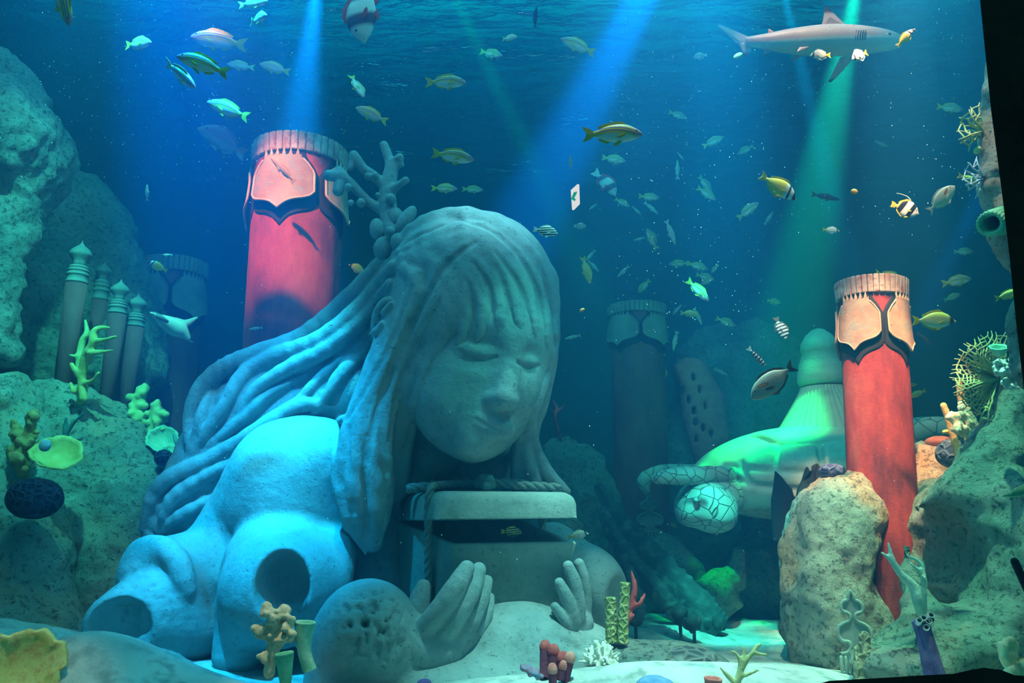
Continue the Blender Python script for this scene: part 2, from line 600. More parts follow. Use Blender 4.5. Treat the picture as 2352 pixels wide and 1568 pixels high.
# sand bed
nx, ny = 280, 200
xs = np.linspace(XL, XR, nx); ys = np.linspace(YG + .05, YB, ny)
X, Y = np.meshgrid(xs, ys, indexing='ij')
def sandz(X, Y):
    P = np.stack([X * .9, Y * .9, X * 0], -1)
    z = .10 * fbm(P, 3) + .02 * np.sin(Y * 9 + 3 * fbm(P * .8, 2)) * np.clip((Y - 4.8), 0, 1)
    def bump(cx, cy_, sx, sy, h): return h * np.exp(-((X - cx) / sx) ** 2 - ((Y - cy_) / sy) ** 2)
    z = z + bump(-2.15, 3.95, .55, .45, .34) + bump(.9, 4.15, .8, .35, .22) + bump(1.5, 4.6, .5, .35, .12)
    z = z + bump(-1.0, 4.1, .9, .35, .10) + bump(-3.6, 5.0, 1.0, 1.0, .35)
    return z
Z = sandz(X, Y)
idx = np.arange(nx * ny).reshape(nx, ny)
F = np.stack([idx[:-1, :-1], idx[1:, :-1], idx[1:, 1:], idx[:-1, 1:]], -1).reshape(-1, 4)
M_SAND = rough_mat('sand', (.42, .50, .50), (.66, .72, .70), 3, .6, 45, .95, (.30, .36, .36), .02)
tag(link('floor', mesh_np('floor', np.stack([X, Y, Z], -1).reshape(-1, 3), F), M_SAND), kind='structure')

# water surface seen from below
nx, ny = 200, 150
xs = np.linspace(XL, XR, nx); ys = np.linspace(YG, YB, ny)
X, Y = np.meshgrid(xs, ys, indexing='ij')
Z = SURF + .09 * fbm(np.stack([X * 1.1, Y * 2.6, X * 0 + 3], -1), 4)
idx = np.arange(nx * ny).reshape(nx, ny)
F = np.stack([idx[:-1, 1:], idx[1:, 1:], idx[1:, :-1], idx[:-1, :-1]], -1).reshape(-1, 4)
t = NT('water_surface')
co = t.coord()
mp = t.n('ShaderNodeMapping', i_Vector=co, i_Scale=(1.0, 2.4, 1)).outputs[0]
bn = t.bump(t.noise(mp, 2.0, 4), 1.0, .5)
tr = t.n('ShaderNodeBsdfTranslucent', i_Color=(.05, .50, .42, 1), i_Normal=bn).outputs[0]
gl = t.n('ShaderNodeBsdfGlossy', i_Color=(.5, .9, .9, 1), i_Roughness=.12, i_Normal=bn).outputs[0]
tp = t.n('ShaderNodeBsdfTransparent', i_Color=(.9, 1, 1, 1)).outputs[0]
m1 = t.n('ShaderNodeMixShader', i_0=.45); t.t.links.new(tr, m1.inputs[1]); t.t.links.new(gl, m1.inputs[2])
m2 = t.n('ShaderNodeMixShader', i_0=.55); t.t.links.new(tp, m2.inputs[1]); t.t.links.new(m1.outputs[0], m2.inputs[2])
t.t.links.new(m2.outputs[0], t.out.inputs['Surface'])
tag(link('water_surface', mesh_np('water_surface', np.stack([X, Y, Z], -1).reshape(-1, 3), F), t.m), kind='structure')

# the water body: clear blue-green haze
t = NT('water')
vs = t.n('ShaderNodeVolumeScatter', i_Color=(.05, .40, 1.0, 1), i_Density=.11, i_Anisotropy=.45)
va = t.n('ShaderNodeVolumeAbsorption', i_Color=(.05, .68, .90, 1), i_Density=.05)
ad = t.n('ShaderNodeAddShader')
t.t.links.new(vs.outputs[0], ad.inputs[0]); t.t.links.new(va.outputs[0], ad.inputs[1])
t.t.links.new(ad.outputs[0], t.out.inputs['Volume'])
tag(MB().box((0, (YG + YB) / 2, 3.05), (XR - XL - .02, YB - YG - .02, 6.8)).build('water', t.m, smooth=False), kind='structure')

# ================================================================ the stone girl
def stone_mat(name='statue_stone', c1=(.23, .33, .345), c2=(.38, .48, .50), pit=.5):
    if name in MATS: return MATS[name]
    t = NT(name); co = t.coord()
    col = t.ramp(t.noise(co, 2.2, 6, .6), [(.35, c1), (.65, c2)])
    stain = t.ramp(t.noise(co, 7, 5, .7), [(.52, 0), (.72, .55)])
    col = t.mix(stain, col, tuple(x * .62 for x in c1))
    pits = t.ramp(t.noise(co, 30, 4, .65), [(.30, 0), (.40, 1)])
    h = t.math('ADD', t.math('MULTIPLY', t.noise(co, 16, 8, .68), 2.2), pits)
    col = t.mix(t.math('MULTIPLY', t.math('SUBTRACT', 1.0, pits), .6), col, tuple(x * .45 for x in c1))
    MATS[name] = t.bsdf(col, .92, t.bump(h, pit, .016), **{'Specular IOR Level': .12})
    return MATS[name]
M_STONE = stone_mat()

def PR(rows):
    """rows of pixel x, pixel y, depth, radius in pixels -> points, radii in metres"""
    return [np.array(W(r[0], r[1], r[2])) for r in rows], [r[3] * PX(r[1], r[2]) for r in rows]

def pell(F, px, py, Y, rx, rz, ry, roll=0, k=.05, sub=False, yaw=0):
    s = PX(py, Y)
    R = Matrix.Rotation(yaw, 3, 'Z') @ Matrix.Rotation(roll, 3, 'Y')
    F.ell(W(px, py, Y), (rx * s, ry, rz * s), R, k, sub)

def pchain(F, rows, k=.03, sub=False, n=0):
    if n: rows = spline(rows, n)
    p, r = PR(rows)
    F.chain(p, r, k, sub)

def lay(F, rows, y0, y1, sink=.5, n=14):
    """rows of pixel x, y, radius laid on the front of field F and sunk into it; misses take the depth of their neighbours"""
    R = spline(rows, n)
    yy = F.hits(R[:, :2], y0, y1)
    ok = ~np.isnan(yy)
    if not ok.any(): yy[:] = (y0 + y1) / 2
    else: yy = np.interp(np.arange(n), np.nonzero(ok)[0], yy[ok])
    P = np.array([W(R[i, 0], R[i, 1], yy[i]) for i in range(n)])
    rad = np.array([max(R[i, 2], 2) * PX(R[i, 1], yy[i]) for i in range(n)])
    g = np.zeros_like(P); e = .02
    for q in range(3):
        d = np.zeros(3); d[q] = e
        g[:, q] = F.ev(P + d) - F.ev(P - d)
    g /= np.linalg.norm(g, axis=1)[:, None] + 1e-9
    g[~ok] = (0, -1, 0)
    for _ in range(3): g[1:-1] = (g[:-2] + g[1:-1] + g[2:]) / 3
    return P - g * (rad * sink)[:, None], rad

statue = empty('girl_statue', (-.4, 5.1, 0), 'huge grey stone statue of a long haired girl bowing over a box', 'statue')

# ---- body: torso, broken arms, lap
B = Field()
pell(B, 690, 1140, 5.42, 165, 185, .50, 0, .1)
pchain(B, [(650, 1075, 5.30, 95), (740, 1062, 5.26, 95)], .12)
pchain(B, [(640, 1090, 5.3, 100), (560, 1180, 5.45, 85), (500, 1270, 5.42, 80)], .12)
pchain(B, [(800, 1110, 5.5, 110), (860, 1230, 5.6, 95), (860, 1400, 5.5, 100)], .12)
pchain(B, [(920, 1120, 5.55, 70), (1060, 950, 5.32, 70)], .1)
# left broken limb with its rolled sleeve
pchain(B, [(505, 1320, 5.35, 100), (420, 1325, 5.22, 96)], .1)
pchain(B, [(360, 1320, 5.12, 84), (430, 1320, 5.25, 92)], .04)
pchain(B, [(318, 1292, 5.10, 22), (330, 1262, 5.04, 24), (372, 1258, 4.95, 26), (408, 1290, 4.90, 27), (425, 1350, 4.90, 25), (432, 1400, 4.98, 14)], .09, n=12)
pchain(B, [(395, 1372, 5.10, 100), (283, 1436, 4.80, 84)], .02)
pchain(B, [(330, 1430, 4.9, 95), (440, 1440, 5.15, 80)], .06)
pell(B, 268, 1452, 4.63, 76, 80, .16, .3, .02, True)
# middle broken arm: an arch with a dark socket
pchain(B, [(655, 1310, 5.12, 140), (645, 1345, 4.92, 136)], .05)
pchain(B, [(560, 1400, 4.98, 62), (545, 1500, 4.95, 55)], .10)
pchain(B, [(745, 1335, 5.0, 62), (770, 1270, 5.1, 50)], .10)
pell(B, 640, 1350, 4.52, 62, 88, .34, -.1, .025, True)
pchain(B, [(668, 1440, 4.70, 52), (720, 1520, 4.62, 70)], .06, True)
# front broken elbow
pell(B, 842, 1452, 4.58, 118, 118, .36, -.2, .05)
pchain(B, [(800, 1500, 4.55, 95), (800, 1600, 4.55, 105)], .08)
pell(B, 838, 1418, 4.20, 46, 36, .06, .2, .02, True)
pell(B, 872, 1440, 4.22, 30, 22, .06, .5, .02, True)
pell(B, 858, 1500, 4.20, 60, 46, .06, 0, .06, True)
# lap under the box
pell(B, 1200, 1512, 4.85, 160, 128, .42, .15, .06)
pell(B, 1090, 1560, 4.70, 230, 70, .4, 0, .1)
pell(B, 1330, 1540, 4.95, 110, 110, .35, .5, .08)
pchain(B, [(1130, 1462, 4.47, 8), (1180, 1430, 4.42, 17), (1230, 1425, 4.43, 20), (1280, 1450, 4.5, 17), (1328, 1490, 4.62, 6)], .035, True, n=12)
# far elbow behind the box
pell(B, 1368, 1350, 5.62, 72, 92, .34, -.25, .05)
pchain(B, [(1340, 1310, 5.7, 60), (1270, 1260, 5.8, 60)], .05)
pell(B, 1440, 1390, 5.35, 40, 60, .2, -.3, .08, True)
# wrist and neck
pchain(B, [(900, 1480, 4.58, 84), (975, 1478, 4.60, 62)], .06)

def body_disp(v, n):
    d = .004 * fbm(v * 9, 3)
    for (px, py, Y, R, a) in ((325, 1385, 4.85, .20, .035), (850, 1420, 4.3, .22, .06), (545, 1320, 5.0, .18, .016), (880, 1480, 4.35, .2, .012), (365, 1400, 4.85, .16, .02)):
        c = np.array(W(px, py, Y))
        w = np.exp(-((np.linalg.norm(v - c, axis=1) / R) ** 2) * 2)
        d = d + w * a * np.minimum(fbm(v * 26, 3) * 2.4, .15)
    return d
M_SOCKET = None
body_me = B.mesh('body', .0135, body_disp)
link('body', body_me, M_STONE, statue)

# ---- head and face
H = Field()
pell(H, 1102, 865, 5.06, 152, 188, .44, .26, .06)
pell(H, 1088, 975, 4.90, 82, 78, .26, .3, .12)
pell(H, 1140, 780, 5.02, 140, 110, .42, .1, .10)
pell(H, 1022, 925, 4.92, 62, 75, .22, .2, .14)
pell(H, 1195, 900, 4.92, 42, 60, .20, .2, .12)
pell(H, 1082, 1020, 4.80, 42, 32, .14, .2, .10)
base = Field(); base.pr = list(H.pr)
def fy(px, py):
    y = base.hits([(px, py)], 4.2, 5.6)[0]
    return 4.9 if np.isnan(y) else y
# brows and eye sockets, lids closed over the eyes
for (x, y, rx, rz) in ((1098, 806, 62, 26), (1212, 826, 30, 20)):
    pell(H, x, y, fy(x, y) - .022, rx, rz, .04, .14, .10, True)
for (x, y, rx, rz, ro) in ((1096, 808, 46, 20, .16), (1208, 830, 24, 16, .16)):
    pell(H, x, y, fy(x, y) + .055, rx, rz, .058, ro, .04)
# nose
ys = fy(1160, 850)
pchain(H, [(1180, 780, fy(1178, 780) + .035, 16), (1174, 830, ys + .01, 17), (1166, 880, ys - .028, 21), (1158, 912, ys - .05, 25)], .11)
pell(H, 1156, 916, ys - .055, 20, 16, .05, .1, .06)
pell(H, 1131, 917, ys + .0, 16, 13, .05, .2, .05)
pell(H, 1178, 922, ys + .0, 11, 12, .05, 0, .05)
# mouth
mo = [(1092, 962), (1110, 972), (1130, 980), (1150, 985), (1166, 987)]
pell(H, 1132, 978, fy(1132, 978) + .035, 52, 30, .085, .3, .06)
base2 = Field(); base2.pr = list(H.pr)
def f2(px, py):
    y = base2.hits([(px, py)], 4.2, 5.6)[0]
    return fy(px, py) if np.isnan(y) else y
pchain(H, [(x + 1, y - 6, f2(x, y - 6) + .024, 4 + 5.5 * math.sin((i + .4) / 4.8 * PI)) for i, (x, y) in enumerate(mo)], .035)
pchain(H, [(x - 2 + (i - 2) * -4, y + 8, f2(x, y + 8) + .028, 4 + 7 * math.sin(i / 4 * PI)) for i, (x, y) in enumerate(mo)], .035)
pchain(H, [(x, y + 1, np.nan_to_num(H.hits([(x, y + 1)], 4.2, 5.6)[0], nan=4.8) - .002, 3.0) for x, y in mo], .02, True)
# closed lids: a carved lash line
for row in ([(1054, 804), (1072, 816), (1094, 823), (1116, 825), (1138, 820)], [(1190, 832), (1204, 840), (1220, 843), (1238, 840)]):
    q = []
    for x, y in row:
        yy = H.hits([(x, y)], 4.2, 5.7)[0]
        if not np.isnan(yy): q.append((x, y, yy - .001, 4.8))
    if len(q) > 1: pchain(H, q, .012, True)
link('face', H.mesh('face', .0075, lambda v, n: .003 * fbm(v * 10, 3)), M_STONE, statue)

# ---- hair
S = Field()
pell(S, 1086, 705, 5.22, 198, 226, .60, .12, .05)
pell(S, 1010, 640, 5.25, 120, 120, .5, 0, .1)
# the opening that shows the face
pell(S, 1098, 905, 4.62, 140, 172, .66, .30, .05, True)
# hair behind the neck
pell(S, 1040, 1010, 5.62, 150, 150, .22, 0, .1)
# side curtains
pchain(S, [(985, 660, 4.98, 75), (925, 790, 4.98, 66), (872, 920, 5.0, 62), (838, 1040, 5.0, 66), (838, 1150, 5.04, 58), (852, 1235, 5.10, 34)], .05, n=12)
pchain(S, [(905, 900, 5.02, 40), (915, 1040, 5.12, 34), (905, 1120, 5.2, 34)], .05)
pchain(S, [(1235, 650, 5.1, 48), (1258, 780, 5.08, 28), (1246, 900, 5.12, 22), (1216, 980, 5.16, 26), (1206, 1060, 5.25, 34), (1226, 1130, 5.35, 52)], .04, n=10)
# the sheet streaming back over the shoulder
pchain(S, [(930, 650, 5.50, 76), (815, 790, 5.60, 80), (680, 880, 5.68, 80), (545, 965, 5.72, 90), (470, 1060, 5.72, 72), (405, 1160, 5.65, 58), (352, 1225, 5.58, 26)], .08, n=14)
pchain(S, [(820, 900, 5.55, 74), (680, 990, 5.66, 90), (560, 1080, 5.7, 80), (460, 1170, 5.66, 60)], .08, n=8)
sheet = Field(); sheet.pr = list(S.pr) + list(base.pr)
locks = []
def lock(rows, sink=.6, k=.02, y0=4.1, y1=6.2, n=18):
    p, r = lay(sheet, rows, y0, y1, sink, n)
    locks.append((p, r, k))
# crown and fringe: broad flat locks with narrow grooves
lock([(915, 552, 16), (985, 506, 38), (1080, 492, 44), (1180, 545, 46), (1242, 625, 42), (1272, 715, 38), (1274, 800, 30), (1250, 890, 22), (1218, 970, 14)], .72)
lock([(915, 575, 14), (1000, 545, 34), (1090, 528, 44), (1180, 590, 44), (1240, 665, 36), (1256, 750, 24), (1256, 800, 8)], .68)
lock([(925, 592, 14), (1000, 565, 30), (1090, 550, 40), (1165, 610, 42), (1208, 680, 34), (1226, 735, 22), (1230, 776, 6)], .6)
lock([(960, 585, 14), (1040, 570, 30), (1110, 580, 36), (1155, 635, 38), (1180, 690, 30), (1192, 740, 18), (1190, 772, 5)], .56)
lock([(990, 590, 14), (1060, 585, 30), (1112, 625, 36), (1138, 675, 34), (1150, 725, 22), (1146, 768, 6)], .54)
lock([(1010, 596, 14), (1060, 605, 30), (1090, 655, 34), (1106, 705, 28), (1106, 748, 16), (1094, 782, 5)], .54)
lock([(1020, 606, 14), (1050, 640, 28), (1066, 690, 30), (1068, 738, 22), (1050, 790, 6)], .54)
# sweeping from the parting down the near side of the face
lock([(920, 592, 16), (990, 600, 36), (1015, 650, 46), (985, 740, 46), (930, 850, 40), (890, 950, 30), (872, 1050, 18)], .66)
lock([(985, 590, 16), (1060, 606, 34), (1052, 670, 40), (1012, 750, 38), (964, 846, 32), (930, 950, 24), (910, 1060, 18), (902, 1120, 10)], .62)
lock([(1040, 600, 12), (1072, 640, 22), (1056, 705, 26), (1016, 768, 22), (976, 846, 18), (952, 930, 16), (940, 1020, 13), (932, 1095, 8)], .45)
lock([(905, 606, 12), (955, 640, 30), (940, 720, 34), (895, 820, 34), (848, 900, 30), (808, 965, 28), (788, 1045, 26), (780, 1130, 22), (796, 1215, 7)], .5)
lock([(880, 850, 14), (838, 930, 24), (820, 1030, 26), (816, 1130, 26), (828, 1225, 8)], .3)
lock([(884, 880, 12), (858, 960, 20), (854, 1060, 23), (864, 1160, 24), (858, 1264, 5)], .25)
lock([(905, 900, 12), (886, 980, 20), (888, 1060, 22), (892, 1150, 20), (872, 1256, 4)], .35)
lock([(792, 960, 10), (754, 1010, 26), (742, 1090, 26), (757, 1170, 20), (788, 1250, 4)], .15)
lock([(772, 985, 6), (776, 1080, 17), (800, 1190, 16), (840, 1272, 4)], .0)
# the far curtain
lock([(1270, 820, 10), (1246, 900, 13), (1222, 970, 14), (1236, 1040, 14), (1262, 1090, 15), (1300, 1128, 12)], .4)
lock([(1240, 920, 8), (1212, 990, 12), (1214, 1060, 14), (1238, 1120, 13)], .3)
lock([(1212, 985, 8), (1188, 1040, 12), (1182, 1090, 13), (1190, 1125, 12)], .3)
lock([(1196, 1000, 6), (1172, 1050, 11), (1160, 1090, 12), (1160, 1120, 10)], .3)
# streaming locks
lock([(885, 590, 14), (800, 690, 22), (700, 775, 24), (600, 812, 24), (510, 848, 22), (455, 905, 20), (436, 980, 16), (440, 1040, 10)], -0.12, .015)
lock([(905, 612, 14), (835, 705, 22), (740, 785, 24), (630, 826, 22), (560, 868, 20), (520, 930, 16), (480, 990, 14), (436, 1060, 7)], -0.32, .015)
lock([(900, 650, 10), (830, 742, 20), (750, 806, 21), (660, 850, 18), (585, 900, 14), (546, 965, 5)], -0.47, .015)
lock([(900, 700, 8), (840, 776, 13), (770, 838, 14), (700, 910, 12), (636, 970, 4)], -0.42, .015)
lock([(880, 745, 8), (834, 806, 16), (780, 872, 17), (735, 935, 9), (700, 968, 3)], -0.52, .015)
lock([(770, 935, 3), (700, 930, 18), (640, 962, 20), (560, 1015, 20), (480, 1060, 20), (400, 1095, 21), (358, 1140, 18), (330, 1215, 8)], -0.42, .015)
lock([(600, 1010, 4), (540, 1060, 13), (470, 1100, 17), (400, 1144, 17), (360, 1220, 5)], -0.42, .015)
lock([(700, 860, 4), (620, 905, 12), (560, 960, 15), (500, 1010, 13), (448, 1058, 6)], -0.32, .015)
lock([(520, 1130, 4), (455, 1162, 14), (400, 1194, 14), (356, 1235, 5)], -0.32, .015)
lock([(500, 880, 6), (470, 940, 14), (455, 1000, 14), (426, 1066, 7)], -0.22, .015)
for p, r, k in locks: S.chain(p, r, k)
carved = Field(); carved.pr = list(S.pr)
for rows in ([(918, 566, 4), (960, 540, 9), (1015, 518, 4)], [(1092, 556, 3), (1045, 588, 8), (1008, 630, 9), (972, 695, 9), (944, 755, 8), (915, 830, 4)],
             [(1240, 600, 3), (1262, 690, 8), (1272, 790, 4)], [(1130, 528, 3), (1195, 590, 7), (1236, 670, 8), (1246, 760, 5)], [(1140, 580, 3), (1190, 650, 7), (1212, 720, 7), (1212, 765, 4)],
             [(1140, 610, 3), (1162, 670, 7), (1172, 730, 7), (1168, 765, 4)], [(1085, 600, 3), (1118, 650, 7), (1130, 705, 7), (1124, 765, 4)], [(1070, 640, 3), (1086, 690, 7), (1084, 745, 5), (1072, 780, 3)],
             [(1050, 502, 3), (1130, 528, 7), (1195, 582, 3)],
             [(1000, 640, 3), (934, 760, 8), (893, 870, 9), (862, 960, 8), (842, 1060, 4)], [(1010, 690, 3), (952, 800, 7), (915, 900, 7), (896, 1010, 4)],
             [(945, 660, 3), (900, 780, 7), (845, 880, 7), (800, 960, 4)], [(800, 980, 3), (800, 1080, 6), (812, 1180, 4)], [(842, 1000, 3), (838, 1100, 6), (846, 1210, 3)]):
    p, r = lay(carved, rows, 4.1, 6.0, .1, 16)
    S.chain(p, r, .022, True)
link('hair', S.mesh('hair', .0110, lambda v, n: .003 * fbm(v * 11, 3) + .0022 * np.sin(40 * (v[:, 0] + .5 * v[:, 2] + .3 * fbm(v * 2, 2)))), M_STONE, statue)

# ---- ear showing between the locks
E_ = Field()
pchain(E_, [(918, 712, 4.88, 9), (902, 692, 4.87, 10), (882, 694, 4.88, 10), (866, 718, 4.90, 10), (860, 752, 4.94, 9), (866, 784, 4.98, 8), (880, 806, 5.0, 6)], .02, n=14)
pell(E_, 884, 742, 4.98, 16, 42, .08, -.2, .03)
pell(E_, 888, 740, 4.90, 9, 26, .03, -.2, .02, True)
link('ear', E_.mesh('ear', .008), M_STONE, statue)

# ---- hands
def hand(name, palm, fingers, k=.016, extra=None):
    Fh = Field()
    for p in palm: pchain(Fh, p, .06)
    for f in fingers: pchain(Fh, f, k, n=9)
    if extra: extra(Fh)
    link(name, Fh.mesh(name, .0085, lambda v, n: .0025 * fbm(v * 12, 3)), M_STONE, statue)
def near_creases(Fh):
    for f in ([(985, 1490, 4.30, 3), (1030, 1440, 4.28, 3), (1075, 1385, 4.30, 3)], [(1035, 1500, 4.31, 3), (1070, 1455, 4.32, 3), (1105, 1400, 4.36, 3)]):
        pchain(Fh, f, .01, True)
hand('near_hand', [[(955, 1478, 4.55, 58), (1020, 1490, 4.55, 48)], [(990, 1500, 4.56, 46), (1075, 1470, 4.62, 34)]],
     [[(968, 1452, 4.50, 25), (1010, 1400, 4.42, 25), (1048, 1345, 4.40, 24), (1072, 1305, 4.44, 18)],
      [(1012, 1468, 4.50, 24), (1050, 1415, 4.45, 23), (1082, 1362, 4.46, 21), (1100, 1308, 4.53, 17)],
      [(1050, 1476, 4.54, 22), (1082, 1428, 4.52, 20), (1104, 1382, 4.54, 18), (1118, 1335, 4.60, 15)],
      [(1084, 1474, 4.60, 18), (1106, 1436, 4.60, 16), (1120, 1402, 4.62, 14), (1126, 1372, 4.66, 11)],
      [(952, 1440, 4.62, 26), (962, 1385, 4.64, 25), (972, 1348, 4.66, 18)]])
hand('far_hand', [[(1312, 1470, 4.82, 34), (1330, 1430, 4.86, 34)]],
     [[(1332, 1450, 4.88, 18), (1343, 1390, 4.86, 17), (1340, 1330, 4.84, 15), (1330, 1294, 4.83, 12)],
      [(1322, 1460, 4.80, 18), (1328, 1400, 4.76, 18), (1320, 1340, 4.73, 17), (1305, 1300, 4.72, 13)],
      [(1312, 1465, 4.76, 17), (1312, 1415, 4.70, 17), (1300, 1370, 4.67, 16), (1285, 1338, 4.66, 12)],
      [(1308, 1468, 4.74, 14), (1300, 1435, 4.68, 14), (1288, 1412, 4.66, 13), (1274, 1392, 4.65, 10)]])

# ---- hair ornament: coral twig, buds and leaves
orn = Field()
YO = 5.12
for rows in ([(902, 545, 5.10, 20), (895, 500, 5.14, 22), (888, 455, 5.16, 20), (895, 410, 5.16, 17), (900, 380, 5.16, 15)],
             [(900, 385, 5.16, 13), (890, 355, 5.16, 11), (882, 333, 5.16, 10)],
             [(900, 385, 5.16, 12), (908, 370, 5.14, 10), (918, 362, 5.12, 10)],
             [(905, 380, 5.16, 8), (922, 378, 5.14, 7)],
             [(895, 440, 5.14, 13), (915, 425, 5.10, 9), (932, 414, 5.08, 8)],
             [(888, 430, 5.16, 12), (855, 402, 5.14, 12), (835, 388, 5.12, 11), (813, 358, 5.1, 12)],
             [(812, 362, 5.1, 9), (806, 385, 5.1, 8)],
             [(888, 490, 5.16, 13), (845, 462, 5.14, 10), (805, 420, 5.12, 11), (784, 404, 5.1, 13), (755, 403, 5.08, 13)],
             [(788, 410, 5.1, 12), (780, 391, 5.1, 10)],
             [(780, 425, 5.1, 13), (776, 438, 5.1, 13)]):
    pchain(orn, rows, .02)
for x, y, r in ((845, 405, 9), (862, 404, 9), (898, 457, 13), (830, 466, 11), (806, 466, 8), (868, 448, 7), (800, 430, 10)):
    pell(orn, x, y, 5.06, r, r, r * PX(y, 5), 0, .015)
ornament = link('hair_ornament', orn.mesh('hair_ornament', .008, lambda v, n: .004 * fbm(v * 14, 2)), M_STONE, statue)
def petal(name, x, y, Y, rx, rz, ry, roll):
    f = Field(); pell(f, x, y, Y, rx, rz, ry, roll, .01)
    o = link(name, f.mesh(name, .008), M_STONE, statue)
    o.parent = ornament; o.matrix_parent_inverse = Matrix()
petal('leaf', 932, 506, 5.02, 17, 40, .05, .52)
petal('leaf', 908, 500, 5.10, 20, 26, .06, -.2)
petal('leaf', 866, 526, 5.08, 17, 26, .06, -.1)
petal('leaf', 880, 570, 5.06, 22, 28, .07, .2)
petal('bud', 914, 556, 4.96, 18, 22, .06, 0)
petal('bud', 896, 532, 4.99, 12, 12, .04, 0)

# ================================================================ the stone box in her hands
M_BOX = stone_mat('box_stone', (.26, .34, .31), (.42, .50, .46), .4)
box = empty('stone_box', tuple(W(1150, 1320, 5.0)), 'square grey stone casket tied with rope held between two carved hands', 'box')
def hollow(name, q, th, mat, parent, floor=True):
    """eight corners (bottom 4, top 4) as an open topped box with real walls"""
    q = [Vector(p) for p in q]
    cb = sum(q[:4], Vector()) / 4; ct = sum(q[4:], Vector()) / 4
    def ins(p, c): return p + (c - p) * th
    it = [ins(p, ct) for p in q[4:]]; ib = [ins(p, cb) + (ct - cb) * .12 for p in q[:4]]
    m = MB()
    v = q[:4] + q[4:] + it + ib
    f = [(3, 2, 1, 0)]
    for i in range(4):
        j = (i + 1) % 4
        f += [(i, j, 4 + j, 4 + i), (4 + i, 4 + j, 8 + j, 8 + i), (8 + i, 8 + j, 12 + j, 12 + i)]
    f.append((12, 13, 14, 15))
    m.add(v, f)
    o = m.build(name, mat, parent, smooth=False)
    bv = o.modifiers.new('bevel', 'BEVEL'); bv.width = .012; bv.segments = 2
    return o
hollow('box_body', [W(1036, 1420, 4.80), W(1282, 1420, 4.84), W(1170, 1385, 5.42), W(918, 1385, 5.36),
                    W(1037, 1249, 4.72), W(1326, 1244, 4.76), W(1196, 1193, 5.40), W(914, 1196, 5.34)], .10, M_BOX, box)
lid = MB().hexa([W(1000, 1193, 4.60), W(1331, 1189, 4.66), W(1216, 1191, 5.50), W(910, 1196, 5.42),
                 W(1002, 1126, 4.62), W(1329, 1130, 4.68), W(1214, 1128, 5.50), W(912, 1133, 5.42)]).build('lid', M_BOX, box, smooth=False)
bv = lid.modifiers.new('bevel', 'BEVEL'); bv.width = .075; bv.segments = 5
for p_ in lid.data.polygons: p_.use_smooth = True
# flat underside: only the upper edges are rounded
bv.limit_method = 'WEIGHT'
wl = lid.data.attributes.new('bevel_weight_edge', 'FLOAT', 'EDGE')
zmid = sum((v.co.z for v in lid.data.vertices)) / 8
for e in lid.data.edges:
    a, b = (lid.data.vertices[i].co.z for i in e.vertices)
    wl.data[e.index].value = 1.0 if (a > zmid and b > zmid) else (.7 if (a > zmid) != (b > zmid) else 0.12)

def rope(name, pts, r, parent, turns=9.0, mat=None):
    """three twisted strands along a path"""
    pts = spline([tuple(p) for p in pts], max(40, len(pts) * 14))
    m = MB(); P = [Vector(p) for p in pts]
    L = np.cumsum([0] + [(P[i + 1] - P[i]).length for i in range(len(P) - 1)])
    for s_ in range(3):
        q = []
        for i, p in enumerate(P):
            T = (P[min(i + 1, len(P) - 1)] - P[max(i - 1, 0)]).normalized()
            N = T.cross(Vector((.3, 1, .2))).normalized(); Bn = T.cross(N)
            a = L[i] * turns / (r * 10) + s_ * 2 * PI / 3
            q.append(p + (N * math.cos(a) + Bn * math.sin(a)) * r * .5)
        m.tube(q, r * .62, 7)
    return m.build(name, mat or M_ROPE, parent)
M_ROPE = stone_mat('rope_stone', (.20, .28, .27), (.34, .42, .40), .6)
s5 = PX(1200, 5)
rope('rope', [W(986, 1420, 4.98), W(984, 1330, 4.92), W(984, 1250, 4.86), W(984, 1180, 4.78), W(986, 1135, 4.74), W(1000, 1116, 4.80), W(1060, 1112, 5.0), W(1120, 1111, 5.1)], 9 * s5, box)
rope('rope', [W(1112, 1110, 5.06), W(1040, 1113, 5.02), W(975, 1118, 4.98), W(938, 1122, 4.95)], 11 * s5, box)
rope('rope', [W(1120, 1110, 5.06), W(1180, 1114, 5.0), W(1240, 1117, 4.95), W(1284, 1120, 4.9)], 10 * s5, box)
rope('rope', [W(1130, 1105, 5.1), W(1190, 1106, 5.15), W(1250, 1110, 5.2)], 7 * s5, box)
rope('rope', [W(1246, 1240, 5.22), W(1246, 1215, 5.2), W(1246, 1180, 5.2)], 8 * s5, box)
kn = Field()
pchain(kn, [(1098, 1112, 5.0, 11), (1108, 1098, 4.98, 11), (1124, 1100, 4.98, 11), (1130, 1114, 5.0, 11), (1114, 1118, 4.97, 11)], .01)
link('knot', kn.mesh('knot', .007, lambda v, n: .006 * fbm(v * 30, 2)), M_ROPE, box)

# ================================================================ columns with lotus capitals
def red_mat(name, c1, c2, c3):
    t = NT(name); co = t.coord()
    mp = t.n('ShaderNodeMapping', i_Vector=co, i_Scale=(1, 1, .35)).outputs[0]
    n1 = t.noise(mp, 3.2, 6, .65)
    col = t.ramp(n1, [(.36, c1), (.52, c2), (.68, c3)])
    wear = t.ramp(t.noise(mp, 22, 4, .7), [(.55, 0), (.75, .5)])
    col = t.mix(wear, col, c1)
    MATS[name] = t.bsdf(col, .8, t.bump(t.noise(co, 40, 4), .3, .01), **{'Specular IOR Level': .2})
    return MATS[name]
M_RED = red_mat('red_paint', (.16, .03, .04), (.46, .06, .06), (.62, .14, .11))
M_COPPER = rough_mat('copper_petal', (.34, .20, .15), (.56, .38, .28), 4, .3, 24, .8, (.30, .33, .30))
M_RIM = rough_mat('petal_rim', (.62, .34, .24), (.74, .48, .36), 8, .3, 30, .7)
